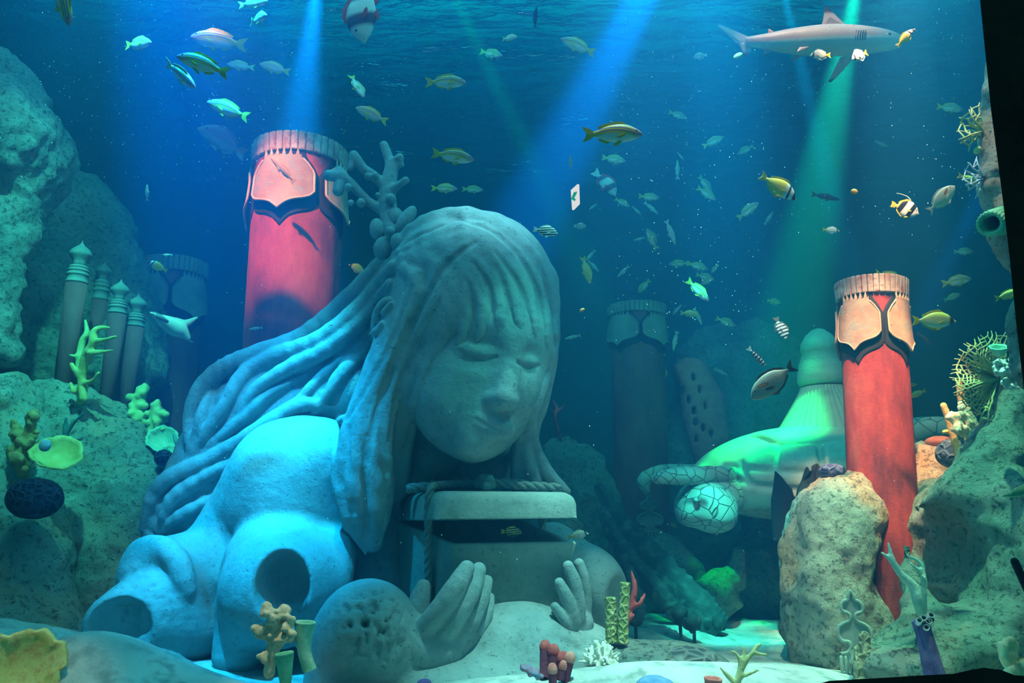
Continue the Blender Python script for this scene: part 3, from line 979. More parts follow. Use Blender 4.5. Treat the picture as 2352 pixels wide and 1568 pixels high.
M_INK = rough_mat('black_paint', (.012, .016, .022), (.03, .035, .045), 6, .2, 20, .8)
M_STAVE = rough_mat('stave', (.34, .24, .22), (.56, .46, .42), 7, .4, 30, .85, (.34, .12, .10))

def petal_curve(n=60):
    """closed outline of one lotus plate in (-1..1 across, 0..1 down): waisted neck, heart-shaped lower edge"""
    right = [(.62, 0), (.60, .06), (.66, .14), (.82, .26), (.96, .44), (1.0, .60), (.93, .72), (.74, .79), (.46, .83), (.20, .89), (0, 1.0)]
    r = spline(right, n)
    l = r[::-1] * np.array([-1, 1])
    return np.concatenate([r, l[1:]])

def column(label, base, top, r, ang, cap_h, panels=4, group=None, mats=None, petal_w=.80, taper=1.0):
    red, cop, rim, ink, stave = mats or (M_RED, M_COPPER, M_RIM, M_INK, M_STAVE)
    base = Vector(base); root = empty('column', base, label, 'column', group)
    d_ = Vector(top) - base; H_ = d_.length
    root.rotation_euler = (0, math.atan2(d_.x, d_.z), 0)
    def put(o): o.parent = root; o.matrix_parent_inverse = Matrix(); return o
    ringh = cap_h * .24
    zc = H_ - ringh           # underside of the ring
    prof = [(.001, 0), (r * taper, 0)]
    for i in range(1, 13): prof.append((r * (taper + (1 - taper) * i / 12), zc * i / 12))
    prof += [(r, H_ - .02), (.001, H_ - .02)]
    put(MB().lathe(prof, 48).build('shaft', red))
    # ribbed ring of staves, slightly flaring
    m = MB(); ns = 40
    for i in range(ns):
        a = 2 * PI * i / ns
        rc = r * (1.0 if petal_w < .85 else 1.05)
        c = Vector((math.cos(a) * rc, math.sin(a) * rc, zc + ringh / 2))
        w = 2 * PI * rc / ns
        m.box(c, (r * .16, w * .94, ringh), Matrix.Rotation(a, 3, 'Z') @ Matrix.Rotation(.06, 3, 'Y'))
    m.lathe([(r * .96, zc), (r * 1.03, zc), (r * 1.05, H_ - .01), (r * .98, H_ - .01)], 48)
    ring = put(m.build('stave_ring', stave, smooth=False))
    bv = ring.modifiers.new('bevel', 'BEVEL'); bv.width = r * .028; bv.segments = 2; bv.limit_method = 'ANGLE'
    # dark pointed band under the plates
    ph = cap_h - ringh
    out = petal_curve(40)
    half = PI / panels * petal_w
    def shell(name, sc_w, z0, sc_h, roff, flare, th, mat, teeth=False):
        n = 26; k = 18
        vs = []; m = MB()
        cen = np.concatenate([[(x, y) for x, y in out]])
        # rows down the plate: half width at each depth by sampling the outline's right side
        R = petal_curve(200)[:200]
        rows = 30
        grid = []
        for i in range(rows + 1):
            y = i / rows
            row = []
            for j in range(k + 1):
                x = -1 + 2 * j / k
                # lower edge limits the depth at this x, side edge limits x at this depth
                top_s = R[:46 * 2]
                wx = np.interp(min(y, .60), R[:, 1][:120], R[:, 0][:120])
                xx = x * wx
                low = np.interp(abs(xx), R[:, 0][::-1][:90], R[:, 1][::-1][:90])
                yy = y * low if y > .0 else 0
                if teeth and i == 0: yy = -.08 if j % 3 == 1 else .05
                row.append((xx, yy))
            grid.append(row)
        b = len(m.v)
        for side in (0, 1):
            for row in grid:
                for xx, yy in row:
                    a = xx * half * sc_w
                    rad = r * roff + flare * r * max(yy, 0) ** 2 + (th if side == 0 else 0)
                    m.v.append((math.cos(a) * rad, math.sin(a) * rad, z0 - yy * ph * sc_h))
        kk = k + 1; N = (rows + 1) * kk
        for i in range(rows):
            for j in range(k):
                p = (b + i * kk + j, b + i * kk + j + 1, b + (i + 1) * kk + j + 1, b + (i + 1) * kk + j)
                m.f.append(p); m.f.append(tuple(q + N for q in p[::-1]))
        for i in range(rows):
            for j in (0, k):
                p = (b + i * kk + j, b + (i + 1) * kk + j)
                m.f.append((p[0], p[1], p[1] + N, p[0] + N) if j == 0 else (p[1], p[0], p[0] + N, p[1] + N))
        for j in range(k):
            for i in (0, rows):
                p = (b + i * kk + j, b + i * kk + j + 1)
                m.f.append((p[1], p[0], p[0] + N, p[1] + N) if i == 0 else (p[0], p[1], p[1] + N, p[0] + N))
        me = m.mesh(name)
        edge = [grid[i][k] for i in range(4, rows + 1)] + [grid[rows][j] for j in range(k - 1, -1, -1)] + [grid[i][0] for i in range(rows - 1, 3, -1)]
        pts = []
        for xx, yy in edge:
            a = xx * half * sc_w
            rad = r * roff + flare * r * max(yy, 0) ** 2 + th
            pts.append((math.cos(a) * rad, math.sin(a) * rad, z0 - yy * ph * sc_h))
        return me, pts
    band_me, _ = shell('band', 1.22, zc + .01, 1.26, 1.004, .0, .006, ink)
    pl_me, pts = shell('petal', 1.0, zc - ph * .06, .94, 1.05, .10, .014, cop, True)
    rim_me = MB().tube(pts, r * .028, 7).mesh('rim')
    for i in range(panels):
        a = ang + i * 2 * PI / panels
        b_ = put(link('painted_band', band_me, ink)); b_.rotation_euler.z = a
        p_ = put(link('petal', pl_me, cop)); p_.rotation_euler.z = a
        q_ = link('rim', rim_me, rim); q_.parent = p_
    return root

# scale from the photo: ring widths in pixels at the chosen depths
YC1 = 6.35
column('red painted column with a copper lotus capital behind the stone girl', (W(662, 1060, YC1).x, YC1, 0), (W(690, 366, YC1).x, YC1, W(690, 362, YC1).z + .05),
       100 * PX(450, YC1), -PI / 2 - .08, 168 * PX(420, YC1) * 1.1, 4, None, None, .84)
YC2 = 5.35
column('red painted column with a copper lotus capital on the right boulder', (W(2034, 1400, YC2).x, YC2, 0), (W(2000, 650, YC2).x, YC2, W(2000, 660, YC2).z + .03),
       69 * PX(750, YC2), -PI / 2 + PI / 4 - .16, 172 * PX(720, YC2), 4, None, None, .86)
YC3 = 8.3
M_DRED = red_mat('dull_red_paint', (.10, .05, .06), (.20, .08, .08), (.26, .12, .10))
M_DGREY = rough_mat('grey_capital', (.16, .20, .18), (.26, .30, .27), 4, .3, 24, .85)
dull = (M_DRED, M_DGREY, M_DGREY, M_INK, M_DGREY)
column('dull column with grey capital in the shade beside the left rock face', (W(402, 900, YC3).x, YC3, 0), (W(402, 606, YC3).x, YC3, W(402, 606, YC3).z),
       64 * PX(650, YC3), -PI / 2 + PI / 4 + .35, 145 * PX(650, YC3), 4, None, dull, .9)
YC4 = 8.5
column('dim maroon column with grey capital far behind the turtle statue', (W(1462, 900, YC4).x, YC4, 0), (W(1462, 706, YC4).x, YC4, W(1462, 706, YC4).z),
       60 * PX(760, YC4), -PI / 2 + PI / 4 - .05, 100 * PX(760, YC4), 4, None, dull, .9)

# ================================================================ the four slim towers by the left rock
M_TOWER = rough_mat('tower_stone', (.16, .24, .24), (.28, .36, .35), 5, .3, 30, .85)
M_SHAFT = red_mat('tower_shaft', (.16, .07, .09), (.26, .11, .12), (.32, .17, .17))
def tower(label, px, ytip, ytop, ydrum, ybase, wpx, Y):
    s = PX((ytip + ybase) / 2, Y)
    b = W(px, ybase, Y); root = empty('tower', b, label, 'tower', 'slim towers with onion domes')
    z = lambda y: W(px, y, Y).z - b.z
    r = wpx / 2 * s
    def put(o): o.parent = root; o.matrix_parent_inverse = Matrix(); return o
    h = z(ytip) - z(ytop)
    zt = z(ytop)
    dome = [(.001, zt - h * .55), (r * .5, zt - h * .5), (r * .62, zt - h * .25), (r * .98, zt + h * .05), (r * 1.0, zt + h * .2), (r * .86, zt + h * .38), (r * .55, zt + h * .55), (r * .22, zt + h * .72), (r * .08, zt + h * .88), (.001, zt + h)]
    put(MB().lathe([tuple(q) for q in spline(dome, 30)], 24).build('dome', M_TOWER))
    z0, z1 = z(ydrum), zt - h * .5
    d = z1 - z0
    dr = [(r * .9, z0 - d * .03), (r * 1.0, z0), (r * 1.0, z0 + d * .06), (r * .92, z0 + d * .08), (r * .94, z0 + d * .40), (r * 1.0, z0 + d * .41), (r * 1.0, z0 + d * .46), (r * .94, z0 + d * .47), (r * .94, z0 + d * .62), (r * 1.0, z0 + d * .63), (r * 1.0, z0 + d * .67), (r * .92, z0 + d * .69), (r * .90, z0 + d * .80), (r * .96, z0 + d * .82), (r * .80, z0 + d * .93), (r * .5, z0 + d), (.001, z0 + d)]
    put(MB().lathe(dr, 28).build('drum', M_TOWER))
    put(MB().lathe([(.001, -.02), (r * .74, -.02), (r * .86, z0 * .5), (r * .98, z0 - .01), (.001, z0 - .01)], 24).build('shaft', M_SHAFT))
tower('tallest slim onion domed tower against the left rock face', 141, 552, 590, 650, 905, 47, 6.3)
tower('second slim tower from the left, half hidden behind the tallest one', 200, 600, 628, 688, 915, 34, 7.0)
tower('slim tower with the brightest cap, third from the left rock', 243, 640, 672, 720, 930, 40, 6.7)
tower('shortest slim tower at the right end of the four', 287, 673, 704, 750, 945, 40, 6.9)

# ================================================================ rocks
def ROCK(name, c1, c2, c3=None, scale=2.2, bump=.8, bs=14):
    if name in MATS: return MATS[name]
    t = NT(name); co = t.coord()
    n1 = t.noise(co, scale, 6, .65)
    col = t.ramp(n1, [(.35, c1), (.65, c2)])
    if c3 is not None:
        col = t.mix(t.ramp(t.noise(co, scale * .8, 4, .6), [(.48, 0), (.64, .85)]), col, c3)
    v = t.ramp(t.noise(co, 26, 5, .75), [(.36, 0), (.46, 1)])
    col = t.mix(t.math('MULTIPLY', t.math('SUBTRACT', 1.0, v), .75), col, tuple(x * .3 for x in c1))
    h = t.math('ADD', t.math('MULTIPLY', t.noise(co, bs, 8, .7), 1.4), t.math('MULTIPLY', v, .5))
    MATS[name] = t.bsdf(col, .95, t.bump(h, bump, .05), **{'Specular IOR Level': .1})
    return MATS[name]
M_GREY = ROCK('grey_rock', (.17, .25, .23), (.32, .40, .36))
M_SLOPE = ROCK('pale_rock', (.24, .34, .32), (.42, .52, .48), (.50, .42, .30))
M_WARM = ROCK('warm_rock', (.34, .36, .32), (.62, .58, .50), (.66, .40, .24))
M_MOSS = ROCK('green_grey_rock', (.16, .26, .22), (.30, .42, .35), (.40, .40, .36))
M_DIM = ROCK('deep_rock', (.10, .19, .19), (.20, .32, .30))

def rock(name, label, fn, mat, vox=.035, amp=.09, fs=1.6, rough=.03, cat='rock', group=None):
    F = Field(); fn(F)
    def disp(v, n):
        r = 1 - np.abs(fbm(v * fs * 1.3 + 9.0, 4)) * 2
        return amp * (fbm(v * fs + 5.1, 4) + .7 * r - .5) + rough * np.abs(fbm(v * 6.5, 4)) * 2.4 - rough
    o = link(name, F.mesh(name, vox, disp), mat)
    return tag(o, label, cat, group)

def rc(F, rows, k=.25): pchain(F, rows, k)
def re_(F, px, py, Y, rx, rz, ry, roll=0, k=.25): pell(F, px, py, Y, rx, rz, ry, roll, k)

# left: big overhanging cliff
rock('rock', 'tall dark overhanging rock along the left edge of the tank', lambda F: (
    re_(F, -70, 300, 5.6, 200, 160, .7, .35), re_(F, -60, 200, 5.8, 150, 120, .6, .5), re_(F, 40, 330, 5.7, 100, 80, .5, .3),
    rc(F, [(20, 430, 5.8, 90), (-30, 600, 5.7, 80), (-10, 800, 5.7, 60)])), M_GREY, .035, .10)
rock('rock', 'long mottled rock face behind the four slim towers', lambda F: (
    re_(F, 160, 480, 7.3, 85, 95, .6, -.25), re_(F, 215, 600, 7.5, 100, 170, .6, -.2), re_(F, 285, 760, 7.6, 75, 160, .6, -.15), re_(F, 90, 700, 7.0, 90, 210, .5, 0), re_(F, 240, 860, 7.4, 120, 90, .5))
    , M_GREY, .04, .12)
rock('rock', 'sloping pale rock slab below the four slim towers', lambda F: (
    rc(F, [(120, 960, 6.3, 80), (250, 1060, 6.2, 95), (350, 1180, 6.1, 90)]), re_(F, 190, 960, 6.7, 130, 60, .6, .3), re_(F, 310, 1010, 6.6, 80, 70, .5, .4),
    rc(F, [(180, 1160, 6.2, 100), (280, 1330, 6.1, 120), (330, 1440, 6.0, 120)])), M_SLOPE, .035, .10)
rock('rock', 'dark fissured rock at the bottom left under the round brain coral', lambda F: (
    re_(F, 60, 1330, 5.5, 90, 180, .45, -.1), re_(F, 20, 1180, 5.6, 80, 80, .4), re_(F, 20, 1480, 5.2, 170, 110, .5, .3), re_(F, 60, 1100, 5.8, 70, 120, .4),
    re_(F, 20, 960, 5.8, 60, 110, .4)), M_SLOPE, .035, .08)
rock('rock', 'rounded pale mound in front of the broken left limb of the statue', lambda F: (
    re_(F, 245, 1570, 4.20, 125, 92, .36, .1), re_(F, 390, 1620, 4.25, 130, 80, .4, .1), re_(F, 110, 1640, 4.2, 110, 70, .3)), ROCK('sand_rock', (.40, .48, .46), (.62, .68, .64)), .022, .03, 3, .012)
# right: boulder under the column
rock('boulder', 'rounded mottled boulder left of the right red column', lambda F: (
    re_(F, 1900, 1250, 5.3, 92, 150, .4, .1), re_(F, 1890, 1420, 5.25, 85, 160, .38), re_(F, 1950, 1160, 5.45, 80, 75, .35), re_(F, 1950, 1480, 5.3, 100, 120, .4)), M_WARM, .025, .05, 2.4, .025)
rock('boulder', 'orange lit craggy boulder behind the right red column', lambda F: (
    re_(F, 2110, 1110, 5.85, 80, 95, .4, .2), re_(F, 2060, 1280, 5.75, 70, 200, .4), re_(F, 2180, 1120, 5.9, 80, 100, .4), re_(F, 2110, 1430, 5.6, 120, 160, .4)), M_WARM, .028, .07, 2.4, .03)
def arch(F):
    pchain(F, [(2352, 830, 4.75, 34), (2330, 930, 4.7, 44), (2280, 1040, 4.65, 60), (2220, 1130, 4.7, 64)], .12)
    pell(F, 2190, 1270, 5.20, 132, 175, .66, .1, .1)
    pchain(F, [(2300, 1080, 4.7, 70), (2320, 1220, 4.6, 70), (2310, 1350, 4.55, 80), (2260, 1470, 4.45, 80)], .15)
    pell(F, 2170, 1480, 4.50, 130, 66, .35, 0, .15)
    pell(F, 2080, 1520, 4.40, 130, 56, .3, 0, .1)
    pchain(F, [(2160, 1140, 4.88, 34), (2118, 1195, 4.85, 30), (2104, 1270, 4.78, 27), (2098, 1350, 4.68, 30), (2115, 1430, 4.5, 46)], .1)
    pell(F, 2340, 1330, 4.5, 60, 240, .4, 0, .15)
    pell(F, 2188, 1268, 4.58, 60, 112, .58, .08, .05, True)
rock('cave_rock', 'hollowed green grey rock with a round cave at the right edge', arch, M_MOSS, .024, .04, 3, .018)
rock('rock', 'narrow rock strip along the upper right window edge', lambda F: rc(F, [(2290, 150, 3.6, 32), (2292, 300, 3.6, 44), (2300, 430, 3.6, 48), (2330, 540, 3.6, 54), (2360, 600, 3.6, 40)], .1), M_WARM, .025, .04, 3, .02)
rock('rock', 'pale rock end poking in beside the right window frame below the green tube', lambda F: rc(F, [(2352, 680, 3.7, 22), (2350, 760, 3.7, 32), (2370, 860, 3.7, 40)], .08), M_GREY, .022, .03, 3, .02)
# far rocks
rock('rock', 'dim rough rock wall far behind the turtle statue', lambda F: (
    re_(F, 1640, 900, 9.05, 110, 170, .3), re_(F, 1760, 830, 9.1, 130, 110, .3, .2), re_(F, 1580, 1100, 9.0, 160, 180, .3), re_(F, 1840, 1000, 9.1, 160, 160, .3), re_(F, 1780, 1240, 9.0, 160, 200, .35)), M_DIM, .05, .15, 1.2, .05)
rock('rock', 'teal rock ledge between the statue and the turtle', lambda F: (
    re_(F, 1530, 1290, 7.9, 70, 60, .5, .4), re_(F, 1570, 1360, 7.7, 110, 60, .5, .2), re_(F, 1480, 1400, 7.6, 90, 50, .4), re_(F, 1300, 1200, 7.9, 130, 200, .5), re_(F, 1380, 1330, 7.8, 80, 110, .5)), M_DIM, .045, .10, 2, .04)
rock('rock', 'pointed rock lit vivid green under the turtle', lambda F: (
    rc(F, [(1695, 1270, 7.25, 12), (1680, 1320, 7.25, 36), (1640, 1375, 7.25, 50)], .1), re_(F, 1600, 1370, 7.3, 70, 30, .3)), M_SLOPE, .028, .05, 3, .03)
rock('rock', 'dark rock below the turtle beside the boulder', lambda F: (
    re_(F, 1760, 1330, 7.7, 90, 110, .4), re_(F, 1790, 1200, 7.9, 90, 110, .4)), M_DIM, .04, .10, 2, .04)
rock('rock', 'low speckled mound carrying corals in the right foreground', lambda F: (
    re_(F, 1480, 1560, 4.75, 150, 75, .40, -.1), re_(F, 1580, 1600, 4.7, 140, 75, .40, -.2), re_(F, 1400, 1540, 4.8, 60, 55, .25)), ROCK('speckled', (.18, .26, .25), (.34, .42, .38)), .022, .03, 3, .012)
rock('rock', 'broken grey rock behind the open corner of the stone box', lambda F: re_(F, 1290, 1215, 6.2, 60, 45, .3, .3), M_GREY, .03, .05, 3, .03)

# ================================================================ turtle statue
def scale_mat(name, c1, c2, sc=9, w=.05):
    t = NT(name); co = t.coord()
    v = t.n('ShaderNodeTexVoronoi', feature='DISTANCE_TO_EDGE', i_Vector=co, i_Scale=sc).outputs['Distance']
    line = t.ramp(v, [(0, 0), (w, 1)])
    col = t.mix(line, tuple(x * .45 for x in c1), t.ramp(t.noise(co, 4, 4), [(.35, c1), (.65, c2)]))
    MATS[name] = t.bsdf(col, .85, t.bump(line, .7, .02), **{'Specular IOR Level': .2})
    return MATS[name]
M_SHELL = stone_mat('shell_stone', (.40, .50, .44), (.56, .66, .58), .3)
M_SCALE = scale_mat('scaly_skin', (.34, .44, .42), (.48, .58, .54))
turtle = empty('turtle_statue', tuple(W(1850, 1300, 7.3)), 'giant sea turtle statue lit green with a pleated bell on its shell', 'statue')
YT = 7.3
T = Field()
pell(T, 1880, 1130, YT, 300, 150, 1.15, .02, .05)
T2 = Field(); T2.pr = list(T.pr)
pell(T, 1880, 1330, YT, 420, 190, 2.2, 0, .03, True)
# rim and carved seams between the plates
rimp = []
def seam(F, rows, r=5, k=.03, sub=True):
    yy = T2.hits(np.array(rows, float)[:, :2], 5.2, 8.4)
    q = [(x, y, Y, r) for (x, y), Y in zip(rows, yy) if not np.isnan(Y)]
    if len(q) > 1: pchain(F, q, k, sub)
for rows in ([(1640, 1012), (1700, 1060), (1720, 1110)], [(1640, 1012), (1720, 1000), (1790, 1020)], [(1790, 1020), (1830, 975)], [(1790, 1020), (1780, 1075), (1784, 1125)],
             [(1790, 1020), (1880, 1015), (1930, 1005)], [(1880, 1015), (1890, 1080), (1886, 1130)], [(1660, 1070), (1720, 1075), (1784, 1080), (1886, 1085), (1960, 1085)], [(1600, 1062), (1660, 1090), (1730, 1112), (1800, 1122), (1900, 1126)]):
    seam(T, rows, 7)
link('shell', T.mesh('shell', .018, lambda v, n: .01 * fbm(v * 3, 3)), M_SHELL, turtle)
U = Field()
pell(U, 1880, 1135, YT, 262, 62, 1.0, 0, .05)
link('belly', U.mesh('belly', .035, lambda v, n: .01 * fbm(v * 3, 3)), M_SCALE, turtle)
h = Field()
pell(h, 1622, 1160, 6.55, 68, 54, .30, .25, .05)
pell(h, 1585, 1172, 6.45, 34, 36, .18, .2, .08)
pchain(h, [(1640, 1150, 6.6, 44), (1730, 1120, 6.9, 46)], .08)
pell(h, 1640, 1186, 6.5, 46, 34, .24, .2, .08)
pchain(h, [(1556, 1190, 6.26, 4), (1590, 1200, 6.20, 4), (1630, 1198, 6.22, 4)], .02, True)
pell(h, 1600, 1148, 6.24, 9, 8, .04, 0, .02)
link('head', h.mesh('head', .02, lambda v, n: .006 * fbm(v * 8, 3)), M_SCALE, turtle)
def flip(name, rows, thick):
    f = Field()
    R = spline(rows, 10)
    for i in range(len(R) - 1):
        pass
    p, r = PR(R)
    for i in range(len(p) - 1):
        f.cap(p[i], p[i + 1], r[i], r[i + 1], .03)
    me = f.mesh(name, .024, lambda v, n: .008 * fbm(v * 5, 3))
    return link(name, me, M_SCALE, turtle)
flip('flipper', [(1690, 1096, 6.75, 24), (1600, 1092, 6.45, 22), (1540, 1094, 6.3, 17), (1502, 1100, 6.2, 9)], .1)
flip('flipper', [(1640, 1088, 7.6, 22), (1560, 1084, 7.7, 18), (1510, 1084, 7.8, 14), (1478, 1102, 7.8, 14), (1484, 1128, 7.8, 8)], .1)
flip('flipper', [(2060, 1010, 6.9, 40), (2120, 985, 6.7, 26), (2180, 985, 6.5, 24), (2240, 1010, 6.4, 16)], .1)
flip('flipper', [(1990, 1120, 6.6, 34), (2080, 1150, 6.4, 24), (2140, 1190, 6.3, 14)], .1)
# the pleated bell and its domed top
bx = W(1902, 1000, YT)
sb = PX(950, YT)
def pleat(a, i): return 1 + .035 * math.cos(a * 44) * (1 if 1 <= i <= 9 else 0)
prof = [(118 * sb, .02), (120 * sb, .035), (112 * sb, .08), (98 * sb, .16), (84 * sb, .26), (70 * sb, .36), (58 * sb, .45), (52 * sb, .50), (50 * sb, .53), (46 * sb, .54), (.001, .54)]
link('bell', MB().lathe(prof, 176, bx + Vector((0, 0, -.05)), None, pleat).mesh('bell'), M_SHELL, turtle)
prof = [(.001, .5), (52 * sb, .5), (56 * sb, .55), (55 * sb, .62), (50 * sb, .72), (40 * sb, .84), (44 * sb, .86), (42 * sb, .93), (30 * sb, 1.02), (14 * sb, 1.08), (.001, 1.10)]
link('bell_top', MB().lathe([tuple(q) for q in prof], 32, bx).mesh('bell_top'), M_SHELL, turtle)
# carved support below
sp = Field()
pchain(sp, [(1870, 1190, YT, 60), (1880, 1290, YT, 66), (1880, 1400, YT, 80)], .1)
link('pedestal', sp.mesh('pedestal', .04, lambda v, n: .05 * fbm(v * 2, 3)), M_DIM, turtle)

# ================================================================ scalloped fronds leaning over the sand
M_FROND = rough_mat('dark_frond', (.015, .03, .035), (.045, .085, .085), 4, .5, 20, .85, (.08, .13, .12))
def frond(name, label, rows, n, scal, thick, depth, group, stems):
    """long leaning plate with bitten edges; rows: pixel x, y, depth, half width in pixels"""
    R = spline(rows, n)
    root = empty(name, tuple(W(*R[-1][:3])), label, 'frond', group)
    P = [W(*r[:3]) for r in R]
    left = []; right = []
    for i, r in enumerate(R):
        T = (P[min(i + 1, n - 1)] - P[max(i - 1, 0)]).normalized()
        s = T.cross(Vector((0, -1, 0))).normalized()
        w = r[3] * PX(r[1], r[2])
        e1 = 1 + scal * (abs(math.sin(i * 1.9)) - .5) + random.uniform(-.14, .14)
        e2 = 1 + scal * (abs(math.sin(i * 1.7 + 1)) - .5) + random.uniform(-.14, .14)
        left.append(P[i] + s * w * e1); right.append(P[i] - s * w * e2)
    m = MB(); b = 0
    th = Vector((0, thick, 0)); bulge = Vector((0, -depth, 0))
    v = []
    for i in range(n):
        mid = (left[i] + right[i]) / 2 + bulge
        v += [left[i] - th / 2, mid - th / 2, right[i] - th / 2, right[i] + th / 2, mid + th / 2, left[i] + th / 2]
    f = []
    for i in range(n - 1):
        for j in range(6):
            k = (j + 1) % 6
            f.append((i * 6 + j, i * 6 + k, i * 6 + 6 + k, i * 6 + 6 + j))
    f.append(tuple(range(6))); f.append(tuple((n - 1) * 6 + j for j in range(5, -1, -1)))
    m.add(v, f)
    link('blade', m.mesh('blade', False), M_FROND, root)
    for (x, y, Y) in stems:
        tp = W(x, y, Y)
        fl = Vector((tp.x, tp.y, float(sandz(np.array(tp.x), np.array(tp.y))) - .02))
        g = MB().tube([tp + Vector((0, 0, .06)), tp, tp.lerp(fl, .12), fl], [.07, .05, .014, .012], 8)
        link('rod', g.mesh('rod'), M_FROND, root)
    return root
grp = 'dark scalloped fronds leaning over the sand'
frond('scalloped_frond', 'longest dark scalloped frond reaching from the box corner down to the thin rods', [(1372, 1112, 7.1, 10), (1420, 1190, 6.95, 24), (1480, 1260, 6.8, 30), (1550, 1340, 6.6, 36), (1610, 1405, 6.45, 40), (1655, 1440, 6.35, 26)], 46, .10, .05, .04, grp, [(1652, 1446, 6.35), (1628, 1446, 6.4)])
frond('scalloped_frond', 'dark scalloped frond lying just below the longest one', [(1380, 1165, 6.75, 10), (1425, 1260, 6.5, 20), (1475, 1318, 6.35, 24), (1535, 1388, 6.2, 22), (1596, 1444, 6.05, 12)], 40, .14, .04, .04, grp, [(1594, 1444, 6.05), (1562, 1424, 6.12)])
frond('scalloped_frond', 'short dark frond scrap hanging behind the red antler coral', [(1424, 1275, 6.2, 18), (1442, 1325, 6.15, 20), (1458, 1390, 6.1, 22), (1460, 1430, 6.05, 14)], 20, .3, .03, .03, grp, [(1460, 1434, 6.05)])
frond('scalloped_frond', 'small dark frond scrap lowest on the sand', [(1530, 1378, 6.75, 14), (1552, 1404, 6.7, 17), (1570, 1424, 6.65, 10)], 14, .4, .03, .03, grp, [(1568, 1426, 6.65)])
# dark jagged leaves against the turtle
M_BLACK = plain('black_leaf', (.008, .014, .018), .8)
def jag(label, pix, Y):
    m = MB(); m.slab([W(x, y, Y + .03 * math.sin(i)) for i, (x, y) in enumerate(pix)], .03, (0, 1, .1))
    tag(m.build('jagged_leaf', M_BLACK, smooth=False), label, 'leaf', 'black jagged leaves by the turtle')
jag('black jagged leaf standing before the turtle shell, the one on the left', [(1781, 1082), (1794, 1094), (1806, 1110), (1818, 1122), (1822, 1138), (1830, 1144), (1834, 1170), (1830, 1240), (1776, 1240), (1772, 1150), (1778, 1110)], 6.3)
jag('black jagged leaf with notched tip rising beside the boulder top', [(1828, 1150), (1832, 1124), (1842, 1104), (1850, 1078), (1854, 1072), (1858, 1082), (1866, 1080), (1866, 1070), (1876, 1064), (1886, 1076), (1882, 1096), (1870, 1120), (1876, 1230), (1836, 1230)], 5.62)

# ================================================================ corals and sponges
def coral(name, label, cat, F, vox, mat, disp=None, group=None, smooth=1):
    return tag(link(name, F.mesh(name, vox, disp, smooth), mat), label, cat, group)
def nub(a, fs): return lambda v, n: a * np.abs(fbm(v * fs, 3)) * 2
def CM(name, c1, c2, c3=None, scale=14, bump=.5, bs=70): return rough_mat(name, c1, c2, scale, bump, bs, .85, c3, .01)
M_YEL = CM('yellow_coral', (.52, .50, .16), (.70, .66, .30))
M_LIME = CM('lime_coral', (.40, .56, .22), (.60, .72, .36))
M_GREEN = CM('green_sponge', (.12, .48, .28), (.26, .66, .42))
M_MINT = CM('mint_sponge', (.20, .60, .42), (.42, .78, .60))
M_CREAM = CM('cream_coral', (.66, .56, .38), (.80, .72, .54), (.50, .36, .24))
M_WHITE = CM('white_coral', (.60, .66, .58), (.78, .80, .72))
M_BLUEC = CM('dark_blue_coral', (.02, .035, .08), (.05, .075, .15))
M_PURP = CM('purple_coral', (.08, .05, .18), (.16, .10, .28))
M_REDC = CM('red_coral', (.45, .06, .07), (.66, .14, .12))
M_ROSE = CM('rose_coral', (.50, .16, .13), (.62, .26, .20))
M_ORANGE = CM('orange_sponge', (.58, .32, .12), (.72, .46, .22))
M_OCHRE = CM('ochre_coral', (.34, .26, .10), (.50, .40, .18), (.50, .20, .10))
M_TEALC = CM('pale_teal_coral', (.24, .50, .46), (.38, .64, .58))

def antler(name, label, branches, mat, vox=.012, cat='coral', k=.012, bump=.003, group=None):
    F = Field()
    for b in branches: pchain(F, b, k, n=max(4, len(b) * 3))
    return coral(name, label, cat, F, vox, mat, nub(bump, 22), group)
def honey(name, c1, c2, sc=34, w=.25):
    """honeycomb relief"""
    if name in MATS: return MATS[name]
    t = NT(name); co = t.coord()
    v = t.n('ShaderNodeTexVoronoi', feature='DISTANCE_TO_EDGE', i_Vector=co, i_Scale=sc).outputs['Distance']
    f = t.ramp(v, [(0, 1), (w, 0)])
    MATS[name] = t.bsdf(t.mix(f, c1, c2), .8, t.bump(f, 1.0, .02), **{'Specular IOR Level': .25})
    return MATS[name]
M_HDARK = honey('dark_honeycomb', (.008, .012, .035), (.06, .09, .17), 22)
M_HYEL = honey('yellow_honeycomb', (.26, .36, .10), (.66, .70, .34), 24)
M_HSAND = honey('sandy_honeycomb', (.16, .18, .12), (.52, .50, .34), 22)
M_HGREY = honey('grey_honeycomb', (.05, .07, .08), (.22, .26, .26), 12)

# --- left side
antler('antler_coral', 'large yellow antler coral on the slope before the slim towers', [
    [(192, 915, 5.9, 9), (188, 870, 5.9, 9), (196, 820, 5.85, 10), (214, 790, 5.8, 10), (214, 765, 5.8, 8), (228, 753, 5.8, 6), (250, 752, 5.8, 3.5)],
    [(214, 785, 5.8, 8), (240, 780, 5.75, 5), (266, 773, 5.7, 3.5)], [(205, 810, 5.8, 7), (235, 808, 5.78, 5), (258, 804, 5.75, 3)],
    [(186, 870, 5.9, 7), (172, 850, 5.85, 6), (164, 836, 5.85, 5)], [(190, 880, 5.9, 7), (214, 874, 5.85, 5), (226, 856, 5.8, 4)], [(178, 890, 5.92, 7), (168, 900, 5.9, 5), (163, 880, 5.9, 4)]], M_YEL)
antler('antler_coral', 'slender green antler coral twined behind the large yellow one', [
    [(184, 922, 6.0, 8), (192, 890, 6.0, 9), (182, 850, 6.0, 8), (184, 815, 6.0, 8), (190, 780, 6.0, 7), (200, 765, 6.0, 6), (196, 735, 6.0, 3)],
    [(184, 820, 6.0, 7), (172, 818, 5.98, 5), (160, 816, 5.95, 3)]], M_LIME)
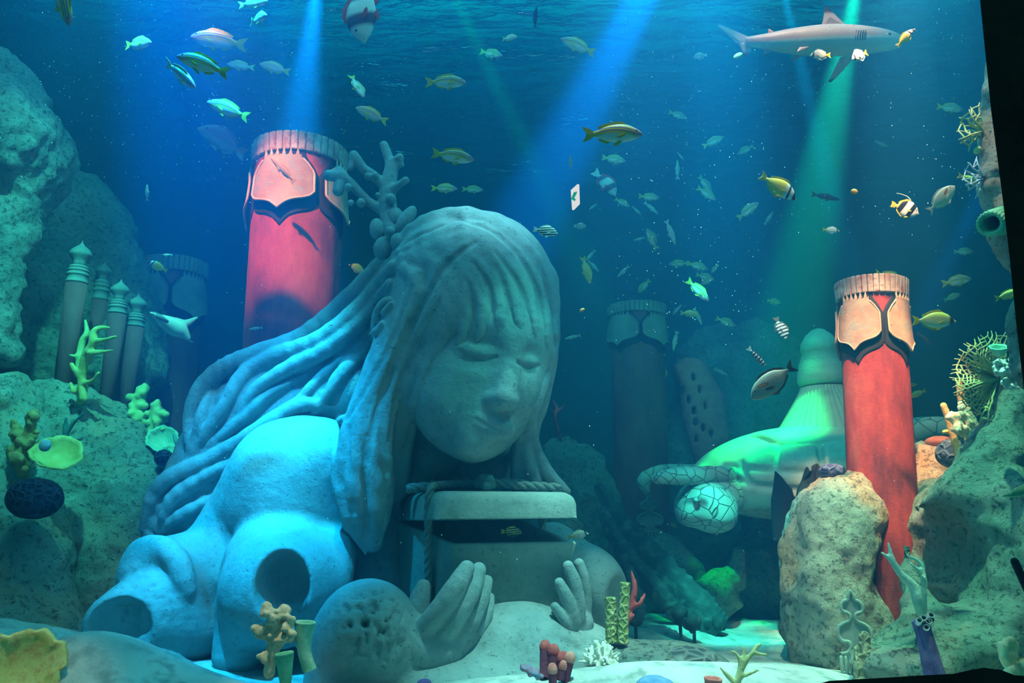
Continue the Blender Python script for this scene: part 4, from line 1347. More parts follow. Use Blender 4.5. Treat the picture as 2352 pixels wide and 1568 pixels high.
def cauli(name, label, trunks, mat, vox=.012, seed=0, blob=10, nb=7, bump=.006):
    R = random.Random(seed); F = Field()
    for b in trunks:
        q = spline(b, len(b) * 3)
        pchain(F, q, .02)
        for i in range(len(q) * nb // 6):
            j = R.randrange(len(q) // 4, len(q))
            r = blob * R.uniform(.6, 1.05)
            pell(F, q[j][0] + R.uniform(-1, 1) * (q[j][3] + r * .5), q[j][1] + R.uniform(-1, 1) * (q[j][3] + r * .4), q[j][2] + R.uniform(-.05, .03), r, r, r * PX(q[j][1], q[j][2]), 0, .012)
    return coral(name, label, 'coral', F, vox, mat, nub(bump, 24))
cauli('cauliflower_coral', 'lime knobbly branching coral at the left of the streaming hair', [
    [(350, 1020, 6.35, 10), (345, 985, 6.35, 10), (325, 955, 6.35, 9), (315, 930, 6.35, 9), (308, 912, 6.35, 8)], [(318, 940, 6.35, 9), (325, 915, 6.35, 9), (330, 898, 6.35, 9)],
    [(345, 985, 6.35, 10), (355, 955, 6.3, 9), (362, 925, 6.3, 8)], [(350, 990, 6.3, 10), (370, 965, 6.3, 9), (372, 946, 6.3, 8)], [(320, 960, 6.35, 7), (306, 950, 6.3, 6)]], M_LIME, .014, 3, 9, 9)
def plate(name, label, cx, cy, Y, rx, rz, ry, roll, mat, cup=.5, wob=.06, yaw=0, pitch=0, cat='sponge', n=48):
    """open cup or plate with a ruffled rim and real wall thickness"""
    s = PX(cy, Y)
    R = Matrix.Rotation(roll, 3, 'Y') @ Matrix.Rotation(pitch, 3, 'X') @ Matrix.Rotation(yaw, 3, 'Z')
    ph = [random.uniform(0, 6.28) for _ in range(4)]
    def w(a): return 1 + wob * (math.sin(3 * a + ph[0]) + .7 * math.sin(7 * a + ph[1]) + .6 * math.sin(13 * a + ph[2]) + .4 * math.sin(23 * a + ph[3]))
    m = MB(); prof = []
    for i in range(9):
        t = i / 8; prof.append((.12 + .88 * t ** .8, -cup + cup * t ** 1.6))
    for i in range(9):
        t = 1 - i / 8; prof.append(((.12 + .88 * t ** .8) * .9, -cup * .86 + cup * .86 * t ** 1.6 + (0.0 if i else .02)))
    m.lathe([(0.001, -cup)] + prof + [(0.001, -cup * .86)], n, (0, 0, 0), None, lambda a, i: w(a) if 5 < i < 13 else 1)
    c = W(cx, cy, Y)
    m.v = [tuple(c + R @ Vector((x * rx * s, y * ry, z * (rx * s)))) for x, y, z in m.v]
    return tag(m.build(name, mat), label, cat)
plate('plate_sponge', 'bright green folded plate sponge below the lime knobbly coral', 376, 1010, 6.2, 40, 30, .13, .75, M_MINT, .5, .05, 0, .9)
plate('plate_sponge', 'small green ruffled sponge tip pointing to the statue hair', 395, 1036, 6.1, 24, 12, .07, .5, M_MINT, .4, .08, 0, .5)
def brain(name, label, cx, cy, Y, rx, rz, mat, vox=.016, ry=None, amp=.014):
    F = Field(); pell(F, cx, cy, Y, rx, rz, ry or rx * PX(cy, Y))
    return coral(name, label, 'coral', F, vox, mat, lambda v, n: amp * fbm(v * 6, 3))
brain('honeycomb_coral', 'large round dark blue honeycomb coral on the bottom left rock', 80, 1145, 5.1, 57, 46, M_HDARK)
brain('honeycomb_coral', 'small dark honeycomb coral under the green plate sponge', 376, 1050, 6.0, 20, 20, M_HDARK)
def cup_l():
    return plate('cup_sponge', 'olive yellow cup sponge tipped toward us on the left rock', 132, 1038, 5.4, 56, 40, .17, .45, M_YEL, .55, .04, 0, .75)
cup_l()
brain('crust_coral', 'pale blue reflection smear in the mouth of the olive cup sponge', 104, 1022, 5.27, 15, 16, CM('pale_blue', (.25, .42, .62), (.40, .55, .74)), .01, .03)  # blue smear of a reflection, built as a solid lump
cauli('cauliflower_coral', 'brown orange knobbly coral in the shadow at the left edge', [
    [(55, 1090, 5.4, 12), (50, 1050, 5.4, 14), (45, 1010, 5.4, 12), (38, 980, 5.4, 9)], [(50, 1050, 5.4, 12), (66, 1010, 5.4, 12), (72, 970, 5.4, 11), (74, 955, 5.4, 9)], [(55, 1070, 5.4, 10), (40, 1060, 5.35, 8), (22, 1040, 5.4, 8)]], M_OCHRE, .014, 8, 10, 8)
antler('antler_coral', 'dark teal forked coral behind the olive cup sponge', [[(152, 1010, 5.8, 6), (150, 985, 5.8, 6), (152, 960, 5.8, 3)], [(152, 995, 5.8, 5), (170, 970, 5.8, 4), (195, 946, 5.8, 2.5)]], CM('dark_teal', (.03, .12, .13), (.06, .18, .19)), .011)
plate('cup_sponge', 'big yellow ruffled cup sponge cut by the bottom left corner', 28, 1545, 3.55, 105, 50, .22, .62, CM('yellow_sponge', (.56, .52, .14), (.78, .72, .30), (.60, .36, .12), 9), .45, .05, 0, .75, 'sponge', 96)
# --- middle foreground
cauli('branching_coral', 'cream knobbly branching coral before the middle broken arm', [
    [(618, 1545, 3.95, 12), (625, 1500, 3.95, 13), (634, 1465, 3.95, 13), (636, 1430, 3.95, 11), (645, 1410, 3.95, 12), (655, 1402, 3.95, 13)],
    [(632, 1440, 3.95, 11), (624, 1415, 3.93, 11), (612, 1395, 3.93, 12)], [(628, 1470, 3.95, 10), (606, 1455, 3.93, 10), (592, 1445, 3.93, 10)],
    [(636, 1475, 3.95, 10), (655, 1466, 3.93, 9), (670, 1458, 3.93, 8)], [(615, 1510, 3.95, 7), (602, 1505, 3.93, 5)], [(650, 1440, 3.95, 9), (668, 1428, 3.94, 9)]], M_CREAM, .009, 5, 9, 6, .005)
def tubes(name, label, rows, mat, inner=None, group=None, cat='sponge', parent=None, n=18, rip=.03, smallrip=.015):
    """open tube: rows pixel x, y, depth, radius from foot to mouth"""
    R = spline(rows, 12)
    P = [W(*r[:3]) for r in R]; rad = [r[3] * PX(r[1], r[2]) for r in R]
    m = MB(); m.tube(P, rad, n, False)
    q = random.uniform(0, 6)
    for i in range(len(P)):
        for j in range(n):
            p = Vector(m.v[i * n + j]); d = p - P[i]
            m.v[i * n + j] = tuple(P[i] + d * (1 + rip * math.sin(j * 2.4 + q) + smallrip * math.sin(i * 2 + j)))
    b = len(m.v)
    prev = (len(P) - 1) * n
    T = (P[-1] - P[-2]).normalized()
    for (fr, dz) in ((1.04, .004), (.98, .012), (.80, .006), (.72, -.02), (.62, -min(.18, (P[-1] - P[0]).length * .5))):
        st = len(m.v)
        for j in range(n):
            p = Vector(m.v[(len(P) - 1) * n + j]); d = p - P[-1]
            m.v.append(tuple(P[-1] + d * fr + T * dz))
        for j in range(n):
            j2 = (j + 1) % n
            m.f.append((prev + j, prev + j2, st + j2, st + j))
        prev = st
    m.f.append(tuple(prev + j for j in range(n)))
    o = m.build(name, mat, parent)
    return tag(o, label, cat, group) if parent is None else o
tubes('tube_sponge', 'tall bright green tube sponge beside the cream branching coral', [(712, 1540, 3.98, 15), (700, 1500, 3.98, 15), (698, 1460, 3.98, 19), (701, 1432, 3.98, 23)], M_MINT)
tubes('tube_sponge', 'short pale green tube sponge with white rim at the bottom edge', [(656, 1580, 3.8, 12), (655, 1540, 3.8, 16), (653, 1504, 3.8, 21)], M_GREEN)
M_PORANGE = CM('coral_pink', (.72, .16, .14), (.85, .34, .28))
rt = empty('tube_cluster', tuple(W(1285, 1568, 4.1)), 'cluster of dark red tube sponges with pink mouths on the sand', 'sponge')
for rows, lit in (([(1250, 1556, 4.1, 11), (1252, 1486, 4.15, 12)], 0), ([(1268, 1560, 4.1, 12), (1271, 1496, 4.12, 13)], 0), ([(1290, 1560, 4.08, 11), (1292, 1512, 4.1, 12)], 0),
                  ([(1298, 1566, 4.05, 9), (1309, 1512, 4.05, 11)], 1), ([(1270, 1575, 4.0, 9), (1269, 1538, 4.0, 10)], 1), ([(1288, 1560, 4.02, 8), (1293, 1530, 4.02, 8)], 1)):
    o = tubes('tube', None, rows, CM('wine_tube', (.13, .03, .07), (.26, .06, .10)), parent=rt)
    T = W(*rows[1][:3]); s_ = rows[1][3] * PX(1500, 4.1)
    d = (T - W(*rows[0][:3])).normalized()
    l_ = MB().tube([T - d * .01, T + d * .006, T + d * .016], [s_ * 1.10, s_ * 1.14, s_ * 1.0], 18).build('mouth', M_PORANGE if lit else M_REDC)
    l_.parent = o; l_.matrix_parent_inverse = Matrix()
cl = Field()
pell(cl, 1222, 1542, 4.0, 30, 10, .06, .45, .01)
cl2 = coral('clam', 'small blue and red clam lying left of the red tube cluster', 'clam', cl, .008, CM('clam_shell', (.05, .30, .48), (.60, .10, .12), None, 26), lambda v, n: .006 * np.sin(v[:, 0] * 160))
# white finger coral dome
F = Field(); R = random.Random(4)
for i in range(95):
    a = R.uniform(0, 2 * PI); e = math.acos(R.uniform(.0, 1))
    d = (math.sin(e) * math.cos(a), math.sin(e) * math.sin(a), math.cos(e))
    x0, y0 = 1378, 1524
    s = PX(y0, 4.3)
    c = W(x0, y0, 4.3)
    p0 = c + Vector(d) * 20 * s; p1 = c + Vector(d) * R.uniform(38, 50) * s + Vector((R.uniform(-6, 6), R.uniform(-6, 6), R.uniform(-3, 6))) * s
    F.cap(p0, p1, 4.6 * s, 3.4 * s, .006)
pell(F, 1378, 1524, 4.3, 32, 30, 32 * PX(1524, 4.3), 0, .01)
coral('finger_coral', 'white bushy finger coral dome right of the lap of the statue', 'coral', F, .0085, M_WHITE)
tubes('honeycomb_tube', 'shorter yellow honeycomb tube, the left one of the pair', [(1404, 1475, 4.62, 13), (1403, 1420, 4.62, 13), (1402, 1376, 4.62, 13)], M_HYEL, rip=.06)
tubes('honeycomb_tube', 'taller yellow honeycomb tube, the right one of the pair', [(1430, 1475, 4.6, 13), (1432, 1410, 4.6, 12), (1437, 1342, 4.6, 11)], M_HYEL, rip=.06)
antler('antler_coral', 'thin red antler coral behind the yellow honeycomb tubes', [
    [(1440, 1470, 4.75, 3), (1443, 1420, 4.75, 5), (1450, 1390, 4.75, 7), (1458, 1350, 4.75, 7), (1450, 1312, 4.75, 3)], [(1450, 1395, 4.75, 6), (1466, 1388, 4.73, 5), (1474, 1378, 4.73, 5), (1481, 1364, 4.73, 3)], [(1445, 1424, 4.74, 5), (1458, 1408, 4.73, 3)]], M_REDC)
brain('brain_coral', 'flat grey patterned brain coral on the speckled mound', 1580, 1512, 4.62, 66, 24, M_HGREY, .016, .16)
F = Field(); R = random.Random(9)
pell(F, 1535, 1558, 4.25, 30, 26, .08, .2, .02)
for i in range(46):
    x = R.uniform(1508, 1556); y = 1528 + abs(x - 1520) * .5 + R.uniform(0, 20)
    pchain(F, [(x, y + 14, 4.22, 3.5), (x - 6 + R.uniform(-3, 3), y - 3, 4.19, 2)], .006)
coral('bushy_coral', 'rust red bristly coral at the foot of the speckled mound', 'coral', F, .007, M_ROSE)
antler('antler_coral', 'yellow forked antler coral standing on the front sand', [
    [(1692, 1585, 3.7, 7), (1700, 1540, 3.7, 7), (1710, 1520, 3.7, 6), (1728, 1500, 3.7, 5), (1738, 1485, 3.7, 5), (1748, 1478, 3.7, 3)], [(1704, 1530, 3.7, 6), (1698, 1512, 3.7, 5), (1690, 1500, 3.7, 4), (1679, 1494, 3.7, 3)],
    [(1712, 1520, 3.7, 5), (1708, 1500, 3.7, 4), (1706, 1486, 3.7, 3)], [(1735, 1500, 3.7, 4), (1748, 1502, 3.69, 4), (1761, 1503, 3.68, 3)], [(1698, 1555, 3.7, 5), (1720, 1548, 3.68, 4), (1741, 1538, 3.67, 3)],
    [(1690, 1570, 3.7, 6), (1670, 1550, 3.7, 5), (1654, 1532, 3.7, 3)]], CM('mustard_coral', (.40, .44, .20), (.56, .58, .30)), .009)
tubes('tube_sponge', 'pink tube mouth cut by the bottom edge on the front sand', [(1638, 1600, 3.6, 16), (1638, 1562, 3.6, 20)], M_PORANGE)
brain('crust_coral', 'low blue violet coral crust at the bottom edge of the front sand', 1505, 1572, 3.9, 42, 16, CM('violet_crust', (.10, .22, .50), (.22, .40, .66)), .012, .10)
brain('crust_coral', 'dark purple fuzzy coral tip at the bottom edge before the near hand', 974, 1572, 3.8, 20, 14, M_PURP, .01, .06)
# --- right side
antler('antler_coral', 'pale teal antler coral before the round cave', [
    [(2114, 1408, 4.25, 9), (2108, 1380, 4.2, 11), (2100, 1350, 4.2, 11), (2085, 1332, 4.2, 9), (2066, 1315, 4.2, 8), (2055, 1296, 4.2, 7), (2046, 1270, 4.2, 5), (2040, 1248, 4.2, 3.5)],
    [(2058, 1300, 4.2, 6), (2042, 1282, 4.2, 5), (2022, 1266, 4.2, 3)], [(2122, 1405, 4.28, 7), (2122, 1360, 4.25, 7), (2124, 1340, 4.25, 6), (2118, 1310, 4.25, 6), (2112, 1290, 4.25, 5), (2082, 1274, 4.25, 3)],
    [(2118, 1318, 4.25, 5), (2106, 1305, 4.24, 4), (2092, 1294, 4.24, 3)], [(2122, 1340, 4.25, 5), (2120, 1322, 4.22, 3)]], M_TEALC, .011)
pt = empty('tube_cluster', tuple(W(2140, 1545, 4.05)), 'bundle of purple tube sponges with white ringed mouths below the cave', 'sponge')
M_VTUBE = CM('violet_tube', (.09, .08, .22), (.17, .15, .34))
for rows in ([(2140, 1560, 4.0, 16), (2122, 1470, 4.02, 15), (2108, 1430, 4.05, 13)], [(2160, 1560, 3.98, 15), (2132, 1470, 4.0, 14), (2120, 1425, 4.02, 13)]):
    o = tubes('tube', None, rows, M_VTUBE, parent=pt)
for x, y in ((2122, 1418), (2139, 1412), (2134, 1426), (2128, 1440), (2112, 1424), (2140, 1424)):
    o = tubes('polyp', None, [(x - 4, y + 12, 4.06, 7), (x, y, 3.97, 6.5)], CM('polyp_white', (.50, .62, .66), (.70, .80, .82)), parent=pt, n=14, rip=.0, smallrip=0)
# carved plaque and honeycomb tubes at the foot of the right column
M_PLAQ = stone_mat('plaque_stone', (.26, .34, .32), (.40, .48, .44), .3)
def scroll(label, cx, ytop, ybot, Y, w, mat, yaw=0):
    root = empty('scroll_plaque', tuple(W(cx, ybot, Y)), label, 'plaque')
    s = PX((ytop + ybot) / 2, Y); H_ = (ybot - ytop) * s
    def loc(x, z, dy): return Vector((x * math.cos(yaw) - dy * math.sin(yaw), x * math.sin(yaw) + dy * math.cos(yaw), z))
    half = [(0, 1.0), (.14, .95), (.20, .90), (.44, .88), (.60, .83), (.55, .77), (.30, .75), (.16, .72), (.22, .66), (.55, .63), (.86, .58), (.92, .49), (.74, .43), (.36, .42), (.28, .36), (.50, .30), (.95, .28)]
    hw = w / 2 * s
    R = spline(half, 70)
    ptsR = [(x * hw, z * H_) for x, z in R]
    out = [loc(x, z, 0) for x, z in ptsR] + [loc(-x, z, 0) for x, z in ptsR[::-1]]
    m = MB(); n_ = len(ptsR); v = []
    for x, z in ptsR: v += [loc(x, z, -.015), loc(-x, z, -.015), loc(x, z, .03), loc(-x, z, .03)]
    f = []
    for i in range(n_ - 1):
        a, b = i * 4, i * 4 + 4
        f += [(a, b, b + 1, a + 1), (a + 2, a + 3, b + 3, b + 2), (a, a + 2, b + 2, b), (a + 1, b + 1, b + 3, a + 3)]
    f.append((n_ * 4 - 4, n_ * 4 - 2, n_ * 4 - 1, n_ * 4 - 3))
    m.add(v, f)
    p_ = m.build('panel', mat, root, False); p_.matrix_parent_inverse = Matrix()
    e_ = MB().tube([q + loc(0, 0, -.02) for q in out], .055 * hw + .006, 7).build('raised_edge', mat, root); e_.matrix_parent_inverse = Matrix()
    g = MB()
    for i in range(8):
        x = (-.9 + 1.8 * i / 7) * hw
        g.tube([loc(x, 0, -.03), loc(x, H_ * .25, -.03)], .11 * hw, 8)
    g_ = g.build('fluted_base', mat, root); g_.matrix_parent_inverse = Matrix()
    return root
scroll('carved grey scroll plaque at the foot of the right red column', 1972, 1368, 1560, 4.62, 74, M_PLAQ, -.3)
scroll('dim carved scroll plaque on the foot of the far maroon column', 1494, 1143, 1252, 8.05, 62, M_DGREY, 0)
antler('honeycomb_tube', 'clump of sandy honeycomb tubes before the carved plaque', [
    [(1990, 1575, 4.35, 13), (1988, 1510, 4.35, 12), (1986, 1462, 4.35, 12)], [(1974, 1575, 4.36, 11), (1972, 1530, 4.36, 11), (1972, 1492, 4.36, 10)], [(2004, 1575, 4.36, 11), (2008, 1530, 4.36, 10), (2009, 1496, 4.36, 9)]], M_HSAND, .01, 'sponge', .012, .006)
cauli('cauliflower_coral', 'pale yellow lumpy coral in the bottom right corner', [[(2335, 1560, 3.4, 12), (2322, 1525, 3.4, 14), (2310, 1495, 3.4, 16), (2322, 1482, 3.4, 16)], [(2330, 1545, 3.4, 14), (2342, 1530, 3.4, 14)]], CM('butter_coral', (.64, .66, .34), (.82, .82, .52)), .009, 2, 10, 8, .004)
tag(MB().tube([W(2330, 1288, 2.9), W(2372, 1380, 2.9)], 9 * PX(1300, 2.9), 10).build('rod', M_BLACK), 'short black rod slanting in at the right edge below the leaf', 'rod')
# sea fans
def fan(name, label, foot, rows, mat, r, Y, seed, curve=.0):
    """lattice of fused twigs: polar net between inner and outer radius"""
    R = random.Random(seed)
    F = Field()
    return F
def seafan(label, foot, ang0, ang1, Lmax, nray, nring, Y, rpx, mat, seed, rim=.9, bow=.12):
    R = random.Random(seed); m = MB(); fx, fy_ = foot
    def P(a, t):
        L = Lmax(a) if callable(Lmax) else Lmax
        return W(fx + math.cos(a) * L * t, fy_ - math.sin(a) * L * t, Y - bow * math.sin(t * 2) + .04 * math.sin(a * 5))
    rays = [ang0 + (ang1 - ang0) * i / (nray - 1) for i in range(nray)]
    jit = [[R.uniform(-.35, .35) * (ang1 - ang0) / nray for _ in range(nring + 2)] for _ in rays]
    tt = [(j + .5) / (nring + .3) for j in range(nring + 1)]
    node = {}
    for i in range(nray):
        for j in range(nring + 1):
            node[i, j] = (rays[i] + jit[i][j], tt[j] + R.uniform(-.25, .25) / nring)
    s = rpx * PX(fy_, Y)
    for i in range(nray):
        q = [W(fx, fy_, Y)] + [P(*node[i, j]) for j in range(nring + 1)]
        q.append(P(node[i, nring][0] + R.uniform(-.05, .05), node[i, nring][1] + .08 + R.uniform(0, .06)))
        m.tube(q, [s * 1.7] + [s * (1.35 - .6 * j / nring) for j in range(nring + 1)] + [s * .5], 6)
    for j in range(1, nring + 1):
        for i in range(nray - 1):
            if R.random() < .88:
                m.tube([P(*node[i, j]), P(*node[i + 1, min(nring, max(0, j + R.choice((0, 0, -1))))])], s * .95, 5)
    return tag(m.build('sea_fan', mat), label, 'coral')
M_FAN = CM('fan_yellow', (.42, .42, .14), (.60, .58, .26), (.48, .34, .12), 5)
seafan('large yellow latticed sea fan behind the pale coral cluster', (2292, 868), 1.25, 4.45, lambda a: 96, 30, 11, 4.72, 1.8, M_FAN, 3)
seafan('small pale yellow sea fan on the upper right rock strip', (2258, 300), 1.7, 4.0, 52, 9, 4, 3.62, 2.0, CM('fan_pale', (.56, .60, .26), (.70, .72, .38)), 5, bow=.05)
seafan('small white blue sea fan beside the yellow fish at the rock strip', (2260, 408), 2.0, 4.3, 42, 7, 3, 3.6, 1.6, CM('fan_blue', (.42, .58, .76), (.60, .74, .86)), 6, bow=.05)
# green ribbed tube on the strip
g = empty('tube_sponge', tuple(W(2300, 510, 3.6)), 'green ribbed tube sponge with a dark mouth on the right rock strip', 'sponge')
ax = (W(2275, 512, 3.42) - W(2325, 500, 3.6)).normalized()
rot = ax.to_track_quat('Z', 'Y').to_matrix()
s = PX(510, 3.5); c = W(2322, 502, 3.6)
ln = (W(2275, 512, 3.42) - c).length
prof = [(30 * s, 0), (32 * s, ln * .4), (30 * s, ln * .75), (29 * s, ln * .95), (25 * s, ln), (19 * s, ln * .97), (16 * s, ln * .8), (12 * s, ln * .3), (.001, ln * .28)]
link('tube', MB().lathe([tuple(q) for q in spline(prof, 34)], 96, c, rot, lambda a, i: 1 + (.05 * math.sin(a * 22 + math.sin(i * .5) * 2) if i < 22 else 0)).mesh('tube'), M_GREEN, g)
# right cluster on the boulder
def finger(label, rows): return tubes('finger_sponge', label, rows, M_ORANGE, group=None)
antler('finger_sponge', 'tall straight orange finger sponge nearest the red column', [[(2210, 1080, 4.95, 8), (2192, 1010, 4.95, 8), (2178, 960, 4.95, 8), (2167, 930, 4.95, 7)]], M_ORANGE, .011, 'sponge')
antler('finger_sponge', 'orange finger sponge rising behind the cream knobbly coral', [[(2236, 1062, 5.05, 9), (2222, 1000, 5.05, 8), (2210, 930, 5.05, 8), (2203, 880, 5.05, 7)]], M_ORANGE, .011, 'sponge')
antler('finger_sponge', 'short orange sponge stub between the two tall finger sponges', [[(2232, 1000, 5.0, 8), (2214, 985, 4.98, 7), (2168, 992, 4.96, 5)]], CM('gold_sponge', (.62, .48, .10), (.74, .60, .18)), .011, 'sponge')
cauli('cauliflower_coral', 'cream knobbly branching coral among the orange finger sponges', [
    [(2248, 1030, 4.85, 12), (2240, 1000, 4.85, 14), (2228, 970, 4.85, 13), (2216, 945, 4.85, 11), (2208, 925, 4.85, 8)], [(2230, 975, 4.85, 10), (2205, 960, 4.83, 8), (2186, 952, 4.82, 8)], [(2240, 1000, 4.85, 10), (2215, 990, 4.83, 8), (2190, 986, 4.82, 7)]], M_CREAM, .011, 12, 8, 7)
brain('honeycomb_coral', 'dark blue honeycomb coral at the foot of the orange finger sponges', 2188, 1042, 5.3, 36, 34, honey('blue_honeycomb', (.03, .07, .14), (.14, .24, .34), 16))
brain('crust_coral', 'blue violet coral crust on top of the boulder left of the column', 1912, 1082, 5.35, 30, 18, honey('violet_honeycomb', (.07, .08, .22), (.20, .26, .44), 18))
brain('crust_coral', 'rust red coral crust on top of the orange lit boulder', 2158, 1015, 5.75, 30, 14, M_ROSE)
brain('crust_coral', 'dark wine coloured coral lump under the cream knobbly coral', 2240, 1030, 4.95, 18, 18, CM('wine', (.10, .02, .04), (.20, .04, .06)))
plate('cup_sponge', 'mint green cup sponge at the right edge above the sea fan', 2294, 796, 4.3, 20, 20, .055, -.2, M_MINT, 1.2, .03, 0, .5)
F = Field(); R = random.Random(14)
for (cx, cy, r0, nfin) in ((2296, 842, 22, 38), (2322, 872, 24, 40)):
    for i in range(nfin):
        a = R.uniform(0, 2 * PI); l = R.uniform(.5, 1)
        pchain(F, [(cx, cy, 4.32, 5), (cx + math.cos(a) * r0 * l, cy + math.sin(a) * r0 * l, 4.26 - R.uniform(0, .06), 3.2)], .008)
coral('finger_coral', 'pale bristly coral cluster below the mint cup at the right edge', 'coral', F, .009, M_WHITE)
tubes('polyp', 'small white coiled tube mouth right of the mint cup sponge', [(2334, 850, 4.3, 7), (2326, 826, 4.24, 9)], M_WHITE)
tag(MB().slab([W(x, y, 3.3 + .002 * (x - 2300)) for x, y in ((2304, 1139), (2318, 1130), (2338, 1118), (2360, 1108), (2362, 1132), (2340, 1139), (2320, 1141))], .02, (.2, -1, .3)).build('leaf', M_GREEN), 'bright green leaf poking in at the right edge above the black rod', 'leaf')
tag(coral('bud', 'small pale green bud on the upper right rock strip', 'sponge', (lambda f: (pell(f, 2245, 345, 3.6, 6, 9, .03, 0, .01), f)[1])(Field()), .008, M_LIME))
# pink pierced sponge wall far behind
F = Field()
pchain(F, [(1575, 850, 8.7, 26), (1592, 900, 8.65, 30), (1600, 960, 8.65, 30), (1612, 1020, 8.65, 26), (1625, 1060, 8.65, 24)], .1)
pchain(F, [(1600, 850, 8.7, 24), (1630, 920, 8.7, 34), (1640, 1000, 8.7, 34)], .15)
for i, (x, y) in enumerate(((1592, 865), (1570, 893), (1605, 896), (1582, 918), (1618, 933), (1593, 944), (1597, 970), (1614, 983), (1632, 995), (1600, 1007), (1560, 870))):
    pchain(F, [(x, y - 7, 8.45, 4.5), (x + 1, y + 7, 8.45, 4.5)], .01, True); pchain(F, [(x, y - 5, 8.8, 4.5), (x + 1, y + 5, 8.8, 4.5)], .01, True)
    pell(F, x, y, 8.55, 5, 11, .3, 0, .01, True)
coral('pierced_sponge', 'rose coloured sponge slab pierced by oval holes far behind the turtle', 'sponge', F, .022, M_ROSE, lambda v, n: .03 * fbm(v * 3, 3))
# red twigs on the back wall
antler('red_gorgonian', 'small red twiggy coral far behind the right side of the hair', [[(1288, 1010, 7.85, 4), (1275, 960, 7.6, 4), (1280, 940, 7.6, 4), (1270, 920, 7.6, 3)], [(1280, 945, 7.6, 3), (1295, 932, 7.6, 3), (1300, 920, 7.6, 2)], [(1278, 950, 7.6, 3), (1262, 938, 7.6, 2)]], M_REDC, .016)
antler('teal_gorgonian', 'teal twiggy coral at the left foot of the streaming hair', [[(410, 1060, 6.1, 5), (410, 1030, 6.1, 6), (402, 1005, 6.1, 5), (398, 996, 6.1, 3)], [(412, 1035, 6.1, 5), (425, 1015, 6.1, 5), (430, 998, 6.1, 3)]], CM('teal_twig', (.10, .34, .34), (.18, .46, .44)), .012)

# ================================================================ fish
def fmat(name, build, rough=.45):
    t = NT(name); co = t.coord()
    sx = t.n('ShaderNodeSeparateXYZ', i_0=co)
    col = build(t, sx.outputs[0], sx.outputs[1], sx.outputs[2], co)
    MATS[name] = t.bsdf(col, rough, t.bump(t.noise(co, 60, 2), .15, .01), **{'Specular IOR Level': .35})
    return MATS[name]
def aff(t, a, ka, b, kb, c=0.0):
    return t.math('ADD', t.math('ADD', t.math('MULTIPLY', a, ka), t.math('MULTIPLY', b, kb)), c)
def snapper_col(t, x, y, z, co):
    # curved lines running along the flank: blue between yellow, white below
    v = aff(t, z, 2.4, t.math('MULTIPLY', x, x), 1.1, .44)
    yl, bl, wh = (.60, .50, .04), (.06, .12, .42), (.74, .76, .70)
    c = t.ramp(v, [(0, wh), (.40, wh), (.47, yl), (.53, yl), (.54, bl), (.575, bl), (.585, yl), (.645, yl), (.655, bl), (.69, bl), (.70, yl), (.76, yl), (.77, bl), (.80, bl), (.81, yl), (.88, (.40, .33, .10)), (.95, (.36, .28, .14))])
    head = t.ramp(t.math('ADD', x, .0), [(.30, 0), (.40, 1)])
    c2 = t.ramp(v, [(.30, (.66, .66, .62)), (.52, (.50, .38, .40)), (.75, (.36, .22, .26))])
    c = t.mix(head, c, c2)
    tail = t.ramp(t.math('MULTIPLY', x, -1.0), [(.20, 0), (.30, 1)])
    return t.mix(tail, c, (.56, .50, .07))
M_SNAP = fmat('snapper_skin', snapper_col)
M_SNAPR = fmat('rosy_snapper_skin', lambda t, x, y, z, co: t.mix(.8, snapper_col(t, x, y, z, co), t.ramp(aff(t, z, 2.4, x, 0, .44), [(.3, (.6, .6, .56)), (.6, (.62, .30, .22))])))
M_YFIN = plain('yellow_fin', (.58, .52, .06), .5)
def stripe_col(t, x, y, z, co):
    v = t.math('FRACT', t.math('ADD', t.math('MULTIPLY', aff(t, z, 1.0, x, -.22), 10.5), 20.2))
    return t.mix(t.ramp(v, [(.36, 0), (.46, 1), (.90, 1), (1.0, 0)]), (.74, .76, .66), (.012, .014, .02))
M_STRIPE = fmat('stripey_skin', stripe_col)
M_STRIPEY = fmat('yellow_stripey_skin', lambda t, x, y, z, co: t.mix(t.ramp(t.math('FRACT', t.math('ADD', t.math('MULTIPLY', aff(t, z, 1.0, x, -.16), 9.5), 20.2)), [(.36, 0), (.46, 1), (.90, 1), (1.0, 0)]), (.74, .70, .22), (.012, .014, .02)))
M_BARS = fmat('barred_skin', lambda t, x, y, z, co: t.mix(t.ramp(t.math('FRACT', t.math('ADD', t.math('MULTIPLY', aff(t, x, 1.0, z, .12), 7.0), 20)), [(.40, 0), (.5, 1), (.92, 1), (1, 0)]), (.62, .66, .66), (.02, .025, .04)))
def fox_col(t, x, y, z, co):
    v = aff(t, x, 1.0, z, .18)
    c = t.ramp(t.math('ADD', v, .5), [(.62, (.78, .56, .05)), (.68, (.74, .74, .66)), (.72, (.74, .74, .66)), (.74, (.04, .02, .02)), (.77, (.04, .02, .02)), (.79, (.76, .74, .68)), (.86, (.76, .74, .68)), (.88, (.10, .02, .02)), (.95, (.10, .02, .02)), (.97, (.5, .42, .36))])
    return c
M_FOX = fmat('foxface_skin', fox_col)
M_FOXP = fmat('pale_rabbitfish_skin', lambda t, x, y, z, co: t.mix(t.ramp(t.math('ADD', x, .5), [(.80, 0), (.86, 1), (.92, 1), (.95, 0)]), t.ramp(t.math('ADD', t.math('MULTIPLY', z, 2.2), .5), [(.2, (.70, .70, .56)), (.5, (.62, .60, .26)), (.8, (.56, .48, .08))]), (.03, .02, .03)))
